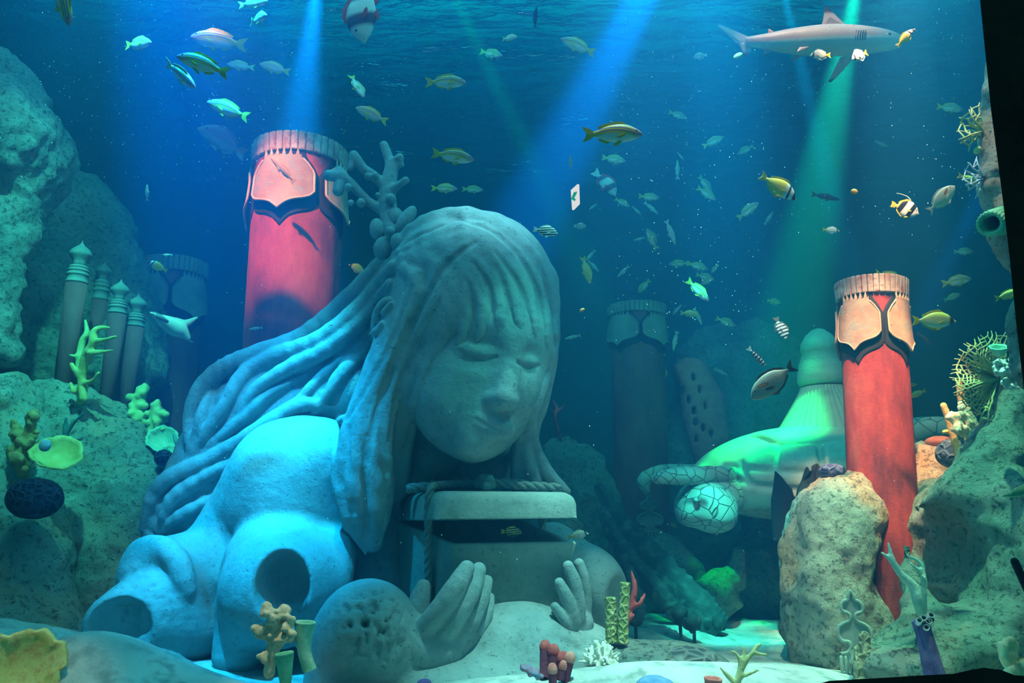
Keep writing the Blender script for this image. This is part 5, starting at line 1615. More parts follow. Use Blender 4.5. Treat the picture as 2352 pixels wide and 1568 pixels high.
M_FOXW = fmat('white_foxface_skin', lambda t, x, y, z, co: t.ramp(aff(t, x, 1.0, z, .2, .5), [(.20, (.74, .62, .10)), (.40, (.78, .78, .70)), (.80, (.80, .80, .74)), (.84, (.03, .03, .04)), (.88, (.03, .03, .04)), (.90, (.76, .76, .74))]))
def blob(t, x, z, cx, cz, rx, rz, a=0):
    ca, sa = math.cos(a), math.sin(a)
    u = t.math('DIVIDE', aff(t, x, ca, z, sa, -(cx * ca + cz * sa)), rx); w = t.math('DIVIDE', aff(t, x, -sa, z, ca, -(-cx * sa + cz * ca)), rz)
    d = t.math('ADD', t.math('MULTIPLY', u, u), t.math('MULTIPLY', w, w))
    return t.ramp(d, [(.8, 1), (1.0, 0)])
def surgeon_col(body, dark):
    def f(t, x, y, z, co):
        c = t.ramp(t.math('ADD', x, .5), [(.12, dark), (.30, body), (.8, body), (1, tuple(q * .9 for q in body))])
        c = t.mix(blob(t, x, z, .19, .065, .105, .030, .35), c, (.05, .03, .02))
        return t.mix(blob(t, x, z, .19, .065, .09, .020, .35), c, (.80, .22, .03))
    return f
M_SURW = fmat('pale_surgeon_skin', surgeon_col((.76, .74, .62), (.74, .72, .56)))
M_SURD = fmat('brown_surgeon_skin', surgeon_col((.34, .31, .26), (.16, .13, .10)))
M_BANN = fmat('banner_skin', lambda t, x, y, z, co: t.ramp(aff(t, x, 1.0, z, -.34, .5), [(.16, (.70, .62, .10)), (.24, (.70, .62, .10)), (.27, (.012, .012, .018)), (.42, (.012, .012, .018)), (.45, (.72, .74, .72)), (.62, (.72, .74, .72)), (.65, (.012, .012, .018)), (.78, (.012, .012, .018)), (.81, (.70, .72, .70))]))
M_EMP = fmat('emperor_skin', lambda t, x, y, z, co: t.mix(t.ramp(aff(t, z, 2.0, x, 0, .5), [(.82, 0), (.95, .7)]), t.ramp(aff(t, x, 1.0, z, -.28, .5), [(.10, (.62, .62, .58)), (.22, (.62, .62, .58)), (.26, (.10, .04, .08)), (.36, (.10, .04, .08)), (.42, (.66, .68, .64)), (.58, (.66, .68, .64)), (.64, (.09, .04, .08)), (.76, (.09, .04, .08)), (.82, (.66, .68, .66))]), (.58, .26, .20)))
M_GROU = fmat('grouper_skin', lambda t, x, y, z, co: t.ramp(aff(t, z, 2.0, x, 0, .5), [(.3, (.30, .34, .32)), (.55, (.26, .12, .12)), (.8, (.22, .08, .10))]))
M_EEL = fmat('brown_fish_skin', lambda t, x, y, z, co: t.ramp(aff(t, z, 3.0, x, 0, .5), [(.3, (.42, .42, .38)), (.6, (.58, .34, .24))]))
M_WRASSE = fmat('banded_wrasse_skin', lambda t, x, y, z, co: t.mix(t.ramp(t.math('ADD', x, .5), [(.16, 1), (.2, 0)]), t.mix(t.ramp(t.math('FRACT', t.math('ADD', t.math('MULTIPLY', x, 8.0), 20)), [(.4, 0), (.5, 1), (.92, 1), (1, 0)]), (.58, .48, .42), (.02, .03, .09)), (.72, .78, .78)))
M_EYE = plain('eye_black', (.008, .008, .012), .15, .6)
M_EYEW = plain('eye_ring', (.55, .52, .40), .3)
M_WFIN = plain('white_fin', (.70, .72, .68), .5)
M_BFIN = plain('brown_fin', (.10, .08, .06), .5)
M_RFIN = plain('red_fin', (.62, .06, .07), .5)
M_SFIN = plain('silver_fin', (.50, .58, .56), .5)

SHAPES = {
    # x, top, bottom, half width
    'snap': dict(p=[(.50, -.015, -.03, .010), (.47, .025, -.05, .030), (.40, .075, -.085, .055), (.30, .125, -.120, .072), (.16, .155, -.140, .078), (0, .150, -.140, .070), (-.14, .115, -.110, .050), (-.26, .062, -.058, .028), (-.33, .038, -.036, .016)],
                 eye=(.39, .035, .017), tail=.13, fork=.055, dors=(.26, -.22, .050), anal=(-.05, -.22, .045)),
    'fox': dict(p=[(.50, -.030, -.055, .008), (.45, .000, -.070, .022), (.38, .075, -.100, .042), (.26, .150, -.150, .055), (.10, .185, -.185, .060), (-.06, .165, -.170, .052), (-.20, .105, -.110, .036), (-.30, .045, -.048, .018), (-.35, .030, -.032, .012)],
                eye=(.385, .028, .016), tail=.12, fork=.035, dors=(.24, -.26, .060), anal=(.06, -.26, .055)),
    'surg': dict(p=[(.50, .000, -.030, .010), (.46, .045, -.070, .028), (.38, .120, -.125, .045), (.24, .180, -.175, .056), (.06, .200, -.195, .058), (-.12, .165, -.165, .046), (-.25, .080, -.085, .026), (-.33, .030, -.032, .014), (-.36, .028, -.030, .012)],
                 eye=(.37, .060, .015), tail=.13, fork=.06, dors=(.26, -.28, .045), anal=(.12, -.28, .045)),
    'strip': dict(p=[(.50, .000, -.030, .010), (.45, .060, -.080, .030), (.34, .165, -.150, .050), (.18, .225, -.190, .060), (0, .215, -.190, .056), (-.16, .150, -.145, .042), (-.27, .060, -.065, .022), (-.33, .040, -.042, .015)],
                  eye=(.37, .040, .022), tail=.12, fork=.03, dors=(.20, -.24, .055), anal=(-.02, -.24, .055)),
    'bann': dict(p=[(.50, -.020, -.050, .010), (.44, .060, -.090, .028), (.34, .200, -.180, .045), (.16, .290, -.260, .052), (-.04, .260, -.260, .046), (-.20, .160, -.165, .032), (-.29, .055, -.060, .016), (-.33, .045, -.048, .012)],
                 eye=(.36, .045, .020), tail=.11, fork=.02, dors=(.14, -.26, .07), anal=(.0, -.26, .06)),
    'deep': dict(p=[(.50, -.030, -.060, .014), (.45, .040, -.085, .045), (.36, .140, -.125, .075), (.22, .215, -.165, .095), (.04, .220, -.180, .090), (-.14, .150, -.140, .062), (-.26, .070, -.072, .032), (-.33, .048, -.050, .020)],
                 eye=(.36, .060, .020), tail=.14, fork=.04, dors=(.24, -.24, .065), anal=(-.06, -.24, .065)),
    'slim': dict(p=[(.50, .000, -.020, .008), (.44, .035, -.045, .030), (.30, .070, -.075, .045), (.08, .085, -.085, .050), (-.14, .070, -.070, .040), (-.30, .036, -.036, .020), (-.36, .028, -.028, .012)],
                 eye=(.40, .018, .013), tail=.11, fork=.04, dors=(.22, -.26, .035), anal=(-.04, -.26, .03)),
}
def prof_at(S, x):
    p = S['p'][::-1]; xs = [q[0] for q in p]
    return [float(np.interp(x, xs, [q[i] for q in p])) for i in (1, 2, 3)]
def body_mb(S, n=30, m=18, bend=0.0):
    P = np.array(S['p'])
    R = spline(P, n)
    mb = MB()
    mb.v.append((R[0][0] + .004, 0, (R[0][1] + R[0][2]) / 2))
    for x, zt, zb, w in R:
        c = (zt + zb) / 2; h = (zt - zb) / 2
        for j in range(m):
            a = 2 * PI * j / m
            cx, sz = math.cos(a), math.sin(a)
            y = w * math.copysign(abs(cx) ** .85, cx); z = c + h * math.copysign(abs(sz) ** 1.0, sz)
            mb.v.append((x, y, z))
    for j in range(m): mb.f.append((0, 1 + (j + 1) % m, 1 + j))
    for i in range(len(R) - 1):
        for j in range(m):
            j2 = (j + 1) % m
            a = 1 + i * m
            mb.f.append((a + j, a + j2, a + m + j2, a + m + j))
    mb.v.append((R[-1][0] - .01, 0, (R[-1][1] + R[-1][2]) / 2))
    k = len(mb.v) - 1; a = 1 + (len(R) - 1) * m
    for j in range(m): mb.f.append((a + j, a + (j + 1) % m, k))
    return mb
def fin(mb, outline, th=.008, y=0.0, tilt=0.0, twist=0.0):
    """outline in x,z; thickness across y, thinner towards the edge"""
    pts = [Vector((x, 0, z)) for x, z in outline]
    c = sum(pts, Vector()) / len(pts)
    b = len(mb.v); n = len(pts)
    M = Matrix.Translation((0, y, 0)) @ Matrix.Rotation(tilt, 4, 'X') if False else None
    for s in (1, -1):
        for p in pts: mb.v.append((p.x, y + s * th * .25 + (p.z) * tilt + (p.x) * twist, p.z))
        mb.v.append((c.x, y + s * th + c.z * tilt + c.x * twist, c.z))
    for i in range(n):
        j = (i + 1) % n
        mb.f.append((b + i, b + j, b + n)); mb.f.append((b + n + 1 + j, b + n + 1 + i, b + 2 * n + 1))
        mb.f.append((b + j, b + i, b + n + 1 + i, b + n + 1 + j))
    return mb
def tail_out(S):
    zt, zb, _ = prof_at(S, -.33); x0 = S['p'][-1][0] + .02
    e = -.5; f = S['fork']; H_ = S['tail']
    return [(x0, zt * .9), (x0 - .06, zt + H_ * .35), (e, H_ * 1.0), (e - .01, H_ * .92), (e + f * .8, H_ * .3), (e + f, 0), (e + f * .8, -H_ * .3), (e - .01, -H_ * .92), (e, -H_), (x0 - .06, zb - H_ * .35), (x0, zb * .9)]
def ridge_out(S, spec, sgn):
    x0, x1, h = spec; out = []
    n = 12
    for i in range(n + 1):
        x = x0 + (x1 - x0) * i / n
        zt, zb, _ = prof_at(S, x); z = zt if sgn > 0 else zb
        out.append((x, z - sgn * .012))
    top = []
    for i in range(n + 1):
        t = i / n; x = x0 + (x1 - x0) * t
        zt, zb, _ = prof_at(S, x); z = zt if sgn > 0 else zb
        hh = h * (min(1, t * 5) * (1 - .35 * t) if sgn > 0 else min(1, t * 4) * (1 - .6 * t)) * (1 + .10 * (i % 2)) + .004
        top.append((x - .03 * t, z + sgn * hh))
    return out + top[::-1]
def pect_out(S, k=1.0):
    x0 = .20; z0 = -.03
    return [(x0, z0 + .02), (x0 - .06 * k, z0 + .012), (x0 - .13 * k, z0 - .015), (x0 - .16 * k, z0 - .045), (x0 - .12 * k, z0 - .06), (x0 - .05 * k, z0 - .045), (x0, z0 - .012)]
def pelv_out(S):
    z0 = prof_at(S, .12)[1]
    return [(.16, z0 + .015), (.10, z0 - .035), (.03, z0 - .055), (.02, z0 - .03), (.08, z0 + .012)]
_cache = {}
def fish_parts(kind, shape, skin, finm, tailm):
    key = (kind, shape)
    if key in _cache: return _cache[key]
    S = SHAPES[shape]; P = []
    P.append(('body', body_mb(S).mesh('body'), skin))
    P.append(('tail_fin', fin(MB(), tail_out(S)).mesh('tail_fin', False), tailm))
    P.append(('dorsal_fin', fin(MB(), ridge_out(S, S['dors'], 1)).mesh('dorsal_fin', False), finm))
    P.append(('anal_fin', fin(MB(), ridge_out(S, S['anal'], -1)).mesh('anal_fin', False), finm))
    for s in (1, -1):
        w = prof_at(S, .2)[2]
        P.append(('pectoral_fin', fin(MB(), pect_out(S), .006, s * (w + .028), 0, s * -.12).mesh('pectoral_fin', False), finm))
        P.append(('pelvic_fin', fin(MB(), pelv_out(S), .006, s * .02, s * -.15).mesh('pelvic_fin', False), finm))
        ex, ez, er = S['eye']; zt, zb, w = prof_at(S, ex)
        h = (zt - zb) / 2; c = (zt + zb) / 2
        yy = w * max(.2, (1 - min(.95, abs((ez - c) / h)) ** 2)) ** .5
        P.append(('eye', MB().ball((ex, s * (yy - er * .15), ez), (er, er * .5, er), 12).mesh('eye'), M_EYE))
    _cache[key] = P
    return P
_small = {}
def fish_small(kind, shape, skin, finm, tailm):
    """the same fish as one mesh, for those only a few pixels long"""
    if (kind, shape) in _small: return _small[kind, shape]
    bm = bmesh.new(); mats = []
    for nm, me, ma in fish_parts(kind, shape, skin, finm, tailm):
        if ma not in mats: mats.append(ma)
        a = len(bm.faces); bm.from_mesh(me); bm.faces.ensure_lookup_table()
        for f in bm.faces[a:]: f.material_index = mats.index(ma)
    me = bpy.data.meshes.new(kind); bm.to_mesh(me); bm.free()
    for ma in mats: me.materials.append(ma)
    _small[kind, shape] = me
    return me
KIND = {
    'snapper': ('snap', M_SNAP, M_YFIN, M_YFIN, .26), 'rosy_snapper': ('snap', M_SNAPR, M_YFIN, M_YFIN, .26), 'foxface': ('fox', M_FOX, M_YFIN, M_YFIN, .24), 'rabbitfish': ('fox', M_FOXP, M_YFIN, M_YFIN, .26),
    'white_foxface': ('fox', M_FOXW, M_WFIN, M_YFIN, .20), 'pale_surgeonfish': ('surg', M_SURW, M_WFIN, M_WFIN, .24), 'brown_surgeonfish': ('surg', M_SURD, M_BFIN, M_BFIN, .28),
    'stripey': ('strip', M_STRIPE, M_WFIN, M_WFIN, .17), 'yellow_stripey': ('strip', M_STRIPEY, M_YFIN, M_YFIN, .15), 'damselfish': ('strip', M_BARS, M_BFIN, M_BFIN, .15), 'bannerfish': ('bann', M_BANN, M_YFIN, M_YFIN, .17),
    'emperor_fish': ('deep', M_EMP, M_RFIN, M_WFIN, .40), 'grouper': ('deep', M_GROU, M_GROU, M_GROU, .5), 'brown_fish': ('slim', M_EEL, M_EEL, M_EEL, .26), 'wrasse': ('slim', M_WRASSE, M_BFIN, M_WFIN, .14),
    'silver_fish': ('slim', plain('silver_skin', (.46, .54, .50), .4), M_SFIN, M_SFIN, .22), 'dark_fish': ('slim', plain('dark_skin', (.05, .07, .12), .4), M_BFIN, M_BFIN, .2),
    'yellow_fish': ('snap', plain('yellow_skin', (.62, .56, .12), .45), M_YFIN, M_YFIN, .18),
}
def fish(kind, head, tail, label, Y=None, yaw=0, roll=0, group=None, name=None, big=None):
    """head and tail pixels; yaw > 0 turns the head toward us, roll shows the back"""
    shape, skin, finm, tailm, L = KIND[kind]
    hx, hy = head; tx, ty = tail
    pl = math.hypot(hx - tx, hy - ty)
    ya = math.radians(yaw)
    real = pl / math.cos(ya)
    if Y is None: Y = min(8.9, max(3.1, L * FPX * .93 / real))
    c = W((hx + tx) / 2, (hy + ty) / 2, Y)
    s = PX((hy + ty) / 2, Y) * real
    Rc = Matrix(((1, 0, 0), (0, math.cos(PITCH), -math.sin(PITCH)), (0, math.sin(PITCH), math.cos(PITCH))))
    fw = Rc @ Vector((0, 1, 0)); upv = Rc @ Vector((0, 0, 1)); rt = Vector((1, 0, 0))
    d = (rt * (hx - tx) + upv * (ty - hy)).normalized()
    X = (d * math.cos(ya) - fw * math.sin(ya)).normalized()
    side = fw if hx >= tx else -fw
    Z = d.cross(fw) * -1
    if Z.dot(upv) < 0: Z = -Z
    Z = (Z - X * Z.dot(X)).normalized()
    Z = (Matrix.Rotation(math.radians(roll), 3, X) @ Z).normalized()
    Yv = Z.cross(X)
    M = Matrix((X, Yv, Z)).transposed().to_4x4()
    M = Matrix.Translation(c) @ M @ Matrix.Scale(s, 4)
    nm = name or kind
    if big is None: big = pl > 48
    if big:
        o = bpy.data.objects.new(nm, None); C.objects.link(o); o.empty_display_size = .1
        for pn, me, ma in fish_parts(kind, shape, skin, finm, tailm):
            p = link(pn, me, ma); p.parent = o; p.matrix_parent_inverse = Matrix()
    else:
        o = bpy.data.objects.new(nm, fish_small(kind, shape, skin, finm, tailm)); C.objects.link(o)
    o.matrix_world = M
    return tag(o, label, 'fish', group)

UL = 'striped snappers in the upper left'
SCH = 'distant school right of the stone head'
f = fish
# upper left school
f('snapper', (168, 62), (120, -52), 'striped snapper diving head down, cut by the top edge at far left', None, 10, 25, UL)
f('snapper', (357, 103), (279, 97), 'plump striped snapper facing right, alone above the left rocks', None, 25, 0, UL)
f('snapper', (438, 82), (566, 104), 'largest bright pale blue snapper facing left at upper left', 4.7, 0, 0, UL)
f('snapper', (410, 130), (522, 166), 'blue lined yellow snapper facing left just under the bright pale one', None, 8, 0, UL)
f('snapper', (455, 205), (375, 138), 'yellow snapper diving right with its back turned to us at upper left', None, 15, 45, UL)
f('rosy_snapper', (523, 148), (583, 154), 'small rosy backed snapper facing left, with another rosy one on its right', None, 10, 0, UL)
f('rosy_snapper', (596, 146), (666, 166), 'rosy snapper with pale tail at the right end of the upper left school', None, 0, 0, UL)
f('snapper', (476, 232), (571, 270), 'bright snapper with vivid yellow tail, lowest of the upper left school', None, 0, 0, UL)
f('snapper', (622, 46), (566, 38), 'pale snapper turning toward us near the top edge above the left column', 3.9, 45, 0, UL)
f('snapper', (616, 2), (548, 12), 'snapper cut by the top edge above the left column', 3.9, 0, 0, UL)
f('rosy_snapper', (839, 228), (803, 168), 'salmon backed snapper diving head down over the left column', None, 20, -40)
f('rosy_snapper', (817, 246), (890, 280), 'rosy headed snapper facing left between the left column and top light', None, 0, 0)
f('emperor_fish', (832, 104), (836, -62), 'big white fish with dark red bands nosing down from the top edge', 4.2, 10, 0)
# middle
f('snapper', (1071, 188), (977, 189), 'snapper facing right with broad yellow tail, above the statue hair ornament', None, 0, 0)
f('snapper', (1089, 366), (992, 351), 'snapper facing right just above the crown of the stone head', None, 0, 0)
f('snapper', (1051, 433), (990, 432), 'small green snapper facing right, left one of two close over the stone head', None, 0, 0)
f('snapper', (1110, 436), (1061, 434), 'dim green snapper following right behind another over the stone head', None, 0, 0)
f('snapper', (1155, 132), (1102, 114), 'pale snapper facing down right near the top middle', None, 20, 0)
f('rosy_snapper', (1188, 90), (1154, 84), 'dark stubby snapper turning toward us near the top middle', 5.2, 40, 0)
f('dark_fish', (1231, 24), (1229, 56), 'small blue headed fish seen from behind at the top middle', 5.0, 50, 0)
f('snapper', (1288, 88), (1366, 122), 'pale blue snapper facing left inside the blue light beam', None, 0, 0)
f('snapper', (1476, 306), (1339, 309), 'large crisp yellow snapper facing right beside the blue light beam', 3.0, 0, 0)
f('silver_fish', (1310, 356), (1311, 388), 'tiny white fish hanging upright above the reflected arrow sign', 4.6, 20, 0)
f('stripey', (1281, 536), (1225, 526), 'white fish with black lines nearest the top of the stone hair', 4.3, 0, 0)
f('stripey', (1346, 520), (1319, 518), 'small white fish with black lines below the reflected arrow sign', 4.6, 20, 0)
f('stripey', (1592, 132), (1624, 126), 'small striped fish left of the shark tail near the water surface', 5.2, 0, 0)
f('yellow_stripey', (1199, 1222), (1151, 1220), 'yellow and black striped fish swimming inside the open stone box', 4.82, 0, 0)
f('white_foxface', (1352, 1222), (1304, 1234), 'pale fish with a dark eye stripe behind the corner of the stone box', 5.3, 10, 0)
f('emperor_fish', (1416, 448), (1364, 392), 'hazy banded white fish diving right of the reflected arrow sign', 7.2, 0, 0)
# distant school (label names a neighbour that can be found)
S_ = [
    ('snapper', (1438, 370), (1382, 361), 'hazy snapper facing right under the large crisp yellow snapper', 0),
    ('snapper', (1516, 455), (1466, 450), 'pale green snapper facing right, brightest of the hazy middle school', 0),
    ('snapper', (1447, 474), (1412, 456), 'hazy snapper slanting down just left of the brightest one in the hazy school', 0),
    ('silver_fish', (1512, 492), (1480, 464), 'slim hazy fish slanting down under the brightest one of the hazy school', 0),
    ('silver_fish', (1473, 494), (1452, 474), 'tiny hazy fish below the left of the hazy school', 0),
    ('silver_fish', (1556, 367), (1556, 412), 'slim green fish hanging upright left of the two slanting fish', 0),
    ('silver_fish', (1571, 368), (1556, 350), 'tiny faint fish touching the upright slim green fish', 0),
    ('snapper', (1662, 313), (1614, 337), 'green snapper swimming up right below the shark tail', 0),
    ('snapper', (1693, 354), (1731, 334), 'green snapper facing down left below the shark', 0),
    ('snapper', (1578, 272), (1536, 257), 'faint snapper facing right, highest of the hazy school', 0),
    ('snapper', (1635, 440), (1605, 404), 'upper of two slanting green fish left of the yellow foxface', 0),
    ('snapper', (1645, 459), (1601, 430), 'lower of two slanting green fish left of the yellow foxface', 0),
    ('snapper', (1742, 464), (1694, 502), 'blue faced green snapper swimming up right below the yellow foxface', 0),
    ('silver_fish', (1776, 486), (1756, 516), 'slim faint fish rising right of the blue faced snapper', 0),
    ('snapper', (1484, 526), (1511, 572), 'bright green fish swimming straight up in the middle of the hazy school', 20),
    ('silver_fish', (1551, 562), (1530, 505), 'long slim fish diving beside the bright green upright fish', 0),
    ('silver_fish', (1455, 552), (1482, 545), 'very faint fish left of the bright green upright fish', 0),
    ('silver_fish', (1345, 600), (1367, 574), 'faint fish right of the big stone fringe above the diving yellow fish', 0),
    ('silver_fish', (1376, 624), (1351, 598), 'faint fish tucked behind the diving yellow fish', 0),
    ('silver_fish', (1418, 636), (1445, 610), 'faint fish facing down left between the yellow diver and the low school', 0),
    ('snapper', (1464, 674), (1493, 642), 'yellow green fish facing down left above the far maroon column', 0),
    ('snapper', (1536, 606), (1582, 604), 'yellow green fish facing left at the left end of the low tangled school', 0),
    ('snapper', (1627, 618), (1578, 604), 'faint fish facing right in the low tangled school', 0),
    ('snapper', (1633, 627), (1650, 606), 'small fish facing down at the right end of the low tangled school', 0),
    ('snapper', (1640, 640), (1598, 630), 'faint yellowish fish just above the blue fish with a raised tail', 0),
    ('snapper', (1608, 652), (1640, 640), 'faint fish overlapped by the blue fish with a raised tail', 0),
    ('silver_fish', (1168, 518), (1197, 512), 'pale fish slipping behind the crown of the stone head', 0),
    ('silver_fish', (1296, 778), (1334, 770), 'faint fish right of the cheek of the stone girl', 0),
    ('silver_fish', (1352, 482), (1371, 468), 'tiny pale fish right of the reflected arrow sign', 0),
    ('silver_fish', (1545, 722), (1565, 700), 'slim pale fish left of the yellow fish above the pierced sponge', 0),
    ('yellow_fish', (1606, 722), (1562, 718), 'yellow fish above the rose pierced sponge', 0),
    ('silver_fish', (1612, 746), (1594, 706), 'faint fish behind the yellow fish above the pierced sponge', 0),
    ('snapper', (1690, 748), (1644, 730), 'green yellow fish facing right above the turtle shell', 0),
    ('yellow_stripey', (1793, 696), (1762, 690), 'small yellow lined fish above the barred damselfish', 0),
    ('silver_fish', (1546, 806), (1555, 760), 'slim fish standing upright right of the far maroon column', 0),
    ('yellow_fish', (1529, 868), (1526, 842), 'tiny green fish at the right edge of the far maroon column', 0),
    ('rabbitfish', (1519, 1020), (1527, 986), 'small yellowish fish nosing down at the far maroon column above the turtle flippers', 0),
    ('silver_fish', (1641, 1256), (1647, 1214), 'pale oval fish hanging under the turtle head', 0),
    ('yellow_fish', (1556, 1210), (1530, 1202), 'tiny yellow fish between far scroll plaque and the turtle head', 0),
    ('silver_fish', (2042, 338), (2009, 324), 'faint lone fish high in the dark water between the light cross and right rock', 0),
    ('silver_fish', (1672, 862), (1640, 846), 'barely visible fish before the dim far rock wall', 0),
]
for kind, h_, t_, lab, yw in S_:
    L_ = KIND[kind][4]
    f(kind, h_, t_, lab, min(8.6, max(5.6, L_ * FPX * .93 / math.hypot(h_[0] - t_[0], h_[1] - t_[1]))), yw, 0, SCH, big=False)
f('yellow_fish', (1356, 651), (1338, 589), 'yellow fish diving beside the forehead of the stone girl', 4.8, 0, -25)
f('snapper', (1628, 690), (1578, 642), 'bright blue fish with raised yellow tail diving in the hazy school', 5.2, 0, 0)
# right side
f('foxface', (1831, 456), (1747, 402), 'vivid yellow foxface with white face and dark mask, facing down right', 3.6, 0, 0)
f('foxface', (2094, 70), (2066, 102), 'small yellow foxface with black and white face before the shark snout', 3.9, 30, 0)
f('white_foxface', (1857, 128), (1911, 124), 'white fish with yellow tail facing left under the shark belly', 3.9, 15, 0)
f('white_foxface', (1948, 140), (2000, 114), 'white fish seen from behind under the shark pectoral fin', 3.8, 30, 0)
f('pale_surgeonfish', (2192, 426), (2133, 486), 'cream surgeonfish with orange shoulder bar swimming up right', 3.6, 0, 0)
f('brown_surgeonfish', (1724, 914), (1824, 838), 'brown surgeonfish with orange shoulder bar diving left above the turtle', 3.7, 0, 0)
f('damselfish', (1800, 778), (1787, 728), 'dark barred damselfish nosing down above the brown surgeonfish', 4.4, 30, 0)
f('wrasse', (1760, 842), (1718, 798), 'small banded wrasse with white tail close behind the brown surgeonfish', 4.3, 0, 0)
f('dark_fish', (1762, 850), (1740, 880), 'deep blue slim fish hidden behind the brown surgeonfish', 4.4, 0, 0)
bf = f('bannerfish', (2111, 490), (2047, 468), 'black and white bannerfish with long white dorsal streamer', 4.2, 0, 0)
fl = MB().tube([(.12, 0, .26), (.05, 0, .36), (-.10, 0, .42), (-.30, 0, .42), (-.44, 0, .40)], [.02, .016, .012, .009, .005], 6).build('streamer', M_WFIN)
fl.parent = bf; fl.matrix_parent_inverse = Matrix()
f('foxface', (2078, 650), (2010, 626), 'yellow foxface half hidden behind the stave ring of the right column', 5.9, 0, 0)
f('rabbitfish', (2196, 734), (2096, 736), 'pale yellow rabbitfish facing right beside the right column', 4.2, 0, 0)
f('snapper', (2232, 638), (2163, 652), 'bright pale snapper facing right above the pale yellow rabbitfish', 5.2, 0, 0)
f('snapper', (2206, 674), (2168, 690), 'dim snapper under the bright pale one at the right', 7, 0, 0)
f('snapper', (2236, 577), (2190, 578), 'dim snapper facing right left of the rock strip tip', 7, 0, 0)
f('snapper', (2213, 252), (2151, 244), 'dark snapper facing right beside the small pale sea fan', 6.2, 0, 0)
f('yellow_fish', (2252, 422), (2200, 402), 'deep yellow fish tail slipping behind the upper right rock strip', 4.0, 0, 0)
f('yellow_fish', (2344, 668), (2285, 686), 'deep yellow fish slipping behind the window frame at the right', 4.2, 0, 0)
f('white_foxface', (1926, 530), (1892, 526), 'tiny pale fish with yellow tail in the right light beam', 5.0, 20, 0)
f('dark_fish', (1929, 458), (1864, 446), 'dim dark fish crossing the right light beam under the foxface', 6.0, 0, 0)
f('dark_fish', (2142, 792), (2106, 764), 'small dark blue fish diving right of the right column', 5.5, 0, 0)
f('yellow_fish', (2088, 912), (2127, 896), 'yellow green fish peeping from behind the right column', 5.9, 0, 0)
f('yellow_stripey', (2088, 886), (2106, 882), 'tiny yellow and black fish peeping from behind the right column', 5.9, 0, 0)
f('yellow_fish', (2262, 520), (2244, 522), 'small green fish tail behind the ribbed tube sponge', 4.4, 0, 0)
# left side
f('silver_fish', (341, 425), (335, 460), 'small pale green fish hanging upright in the dark left water', 5.2, 20, 0)
f('foxface', (344, 600), (380, 622), 'yellow and white foxface before the shaded left column', 5.0, 25, 0)
f('silver_fish', (373, 585), (396, 585), 'tiny pale fish above the shaded left column', 5.6, 0, 0)
f('rabbitfish', (802, 606), (842, 628), 'pale fish peeping out between the left column and the stone hair', 6.1, 0, 0)
f('brown_fish', (624, 362), (676, 418), 'brown fish nosing up left before the capital of the left column', 5.6, 10, 0)
f('silver_fish', (572, 756), (602, 752), 'small white fish-like reflection at the foot of the left column edge', 5.9, 10, 0)  # a reflection, drawn with the small fish mesh
f('grouper', (470, 300), (552, 348), 'large dim grouper turned toward us in the dark left water', 6.8, 35, 0)

# ---------------------------------------------------------------- ray
ray = empty('stingray', tuple(W(398, 742, 6.0)), 'pale eagle ray gliding past the shaded left column', 'ray')
F = Field()
pchain(F, [(372, 736, 5.95, 7), (398, 750, 6.0, 13), (420, 762, 6.02, 9), (432, 778, 6.05, 4)], .06)
pchain(F, [(398, 748, 6.0, 12), (366, 732, 5.85, 8), (346, 718, 5.72, 3)], .08)
pchain(F, [(402, 750, 6.0, 12), (430, 742, 6.12, 9), (453, 729, 6.25, 3)], .08)
pchain(F, [(370, 734, 5.9, 8), (410, 756, 6.0, 13), (428, 772, 6.05, 5)], .06)
M_RAY = fmat('ray_skin', lambda t, x, y, z, co: t.ramp(t.noise(co, 5, 3), [(.4, (.48, .58, .54)), (.6, (.58, .66, .60))]))
b_ = link('body', F.mesh('body', .014), M_RAY, ray)
b_ = MB().tube([W(430, 776, 6.05), W(436, 784, 6.1), W(444, 786, 6.2)], [.012, .008, .004], 6).build('tail', M_RAY, ray)
b_ = MB().tube([W(352, 720, 5.80), W(368, 728, 5.78), W(384, 738, 5.84)], [.018, .022, .014], 8).build('head_ridge', plain('ray_back', (.16, .22, .22)), ray)

# ---------------------------------------------------------------- shark
YS = 4.7
shark = empty('blacktip_shark', tuple(W(1880, 95, YS)), 'reef shark with black tipped fins cruising right under the surface', 'shark')
def shark_col(t, x, y, z, co):
    n = t.noise(co, 3, 3)
    # countershaded: brown above the flank line, pale below
    v = t.math('ADD', z, t.math('MULTIPLY', x, -.03))
    return t.mix(t.ramp(t.math('ADD', t.math('MULTIPLY', aff(t, z, 1.0, x, -.02), 6.0), .5), [(.44, 0), (.52, 1)]), (.46, .56, .52), t.ramp(n, [(.4, (.38, .24, .22)), (.6, (.50, .34, .30))]))
M_SHARK = fmat('shark_skin', shark_col)
SL = 404 * PX(95, YS)
R = spline([(.50, .008, -.014, .012), (.46, .035, -.045, .045), (.38, .062, -.060, .066), (.24, .086, -.075, .078), (.08, .094, -.080, .080), (-.10, .076, -.066, .060), (-.24, .050, -.042, .036), (-.33, .034, -.026, .020), (-.36, .030, -.020, .014)], 40)
mb = MB(); mm = 24
mb.v.append((.504, 0, -.003))
for x, zt, zb, w in R:
    c, h = (zt + zb) / 2, (zt - zb) / 2
    for j in range(mm):
        a = 2 * PI * j / mm; mb.v.append((x, w * math.cos(a), c + h * math.sin(a)))
for j in range(mm): mb.f.append((0, 1 + (j + 1) % mm, 1 + j))
for i in range(len(R) - 1):
    for j in range(mm):
        j2 = (j + 1) % mm; a = 1 + i * mm
        mb.f.append((a + j, a + j2, a + mm + j2, a + mm + j))
mb.f.append(tuple(1 + (len(R) - 1) * mm + j for j in range(mm)))
mb.v = [(x, y - .05 * max(0, -x - .1) ** 1.4, z) for x, y, z in mb.v]
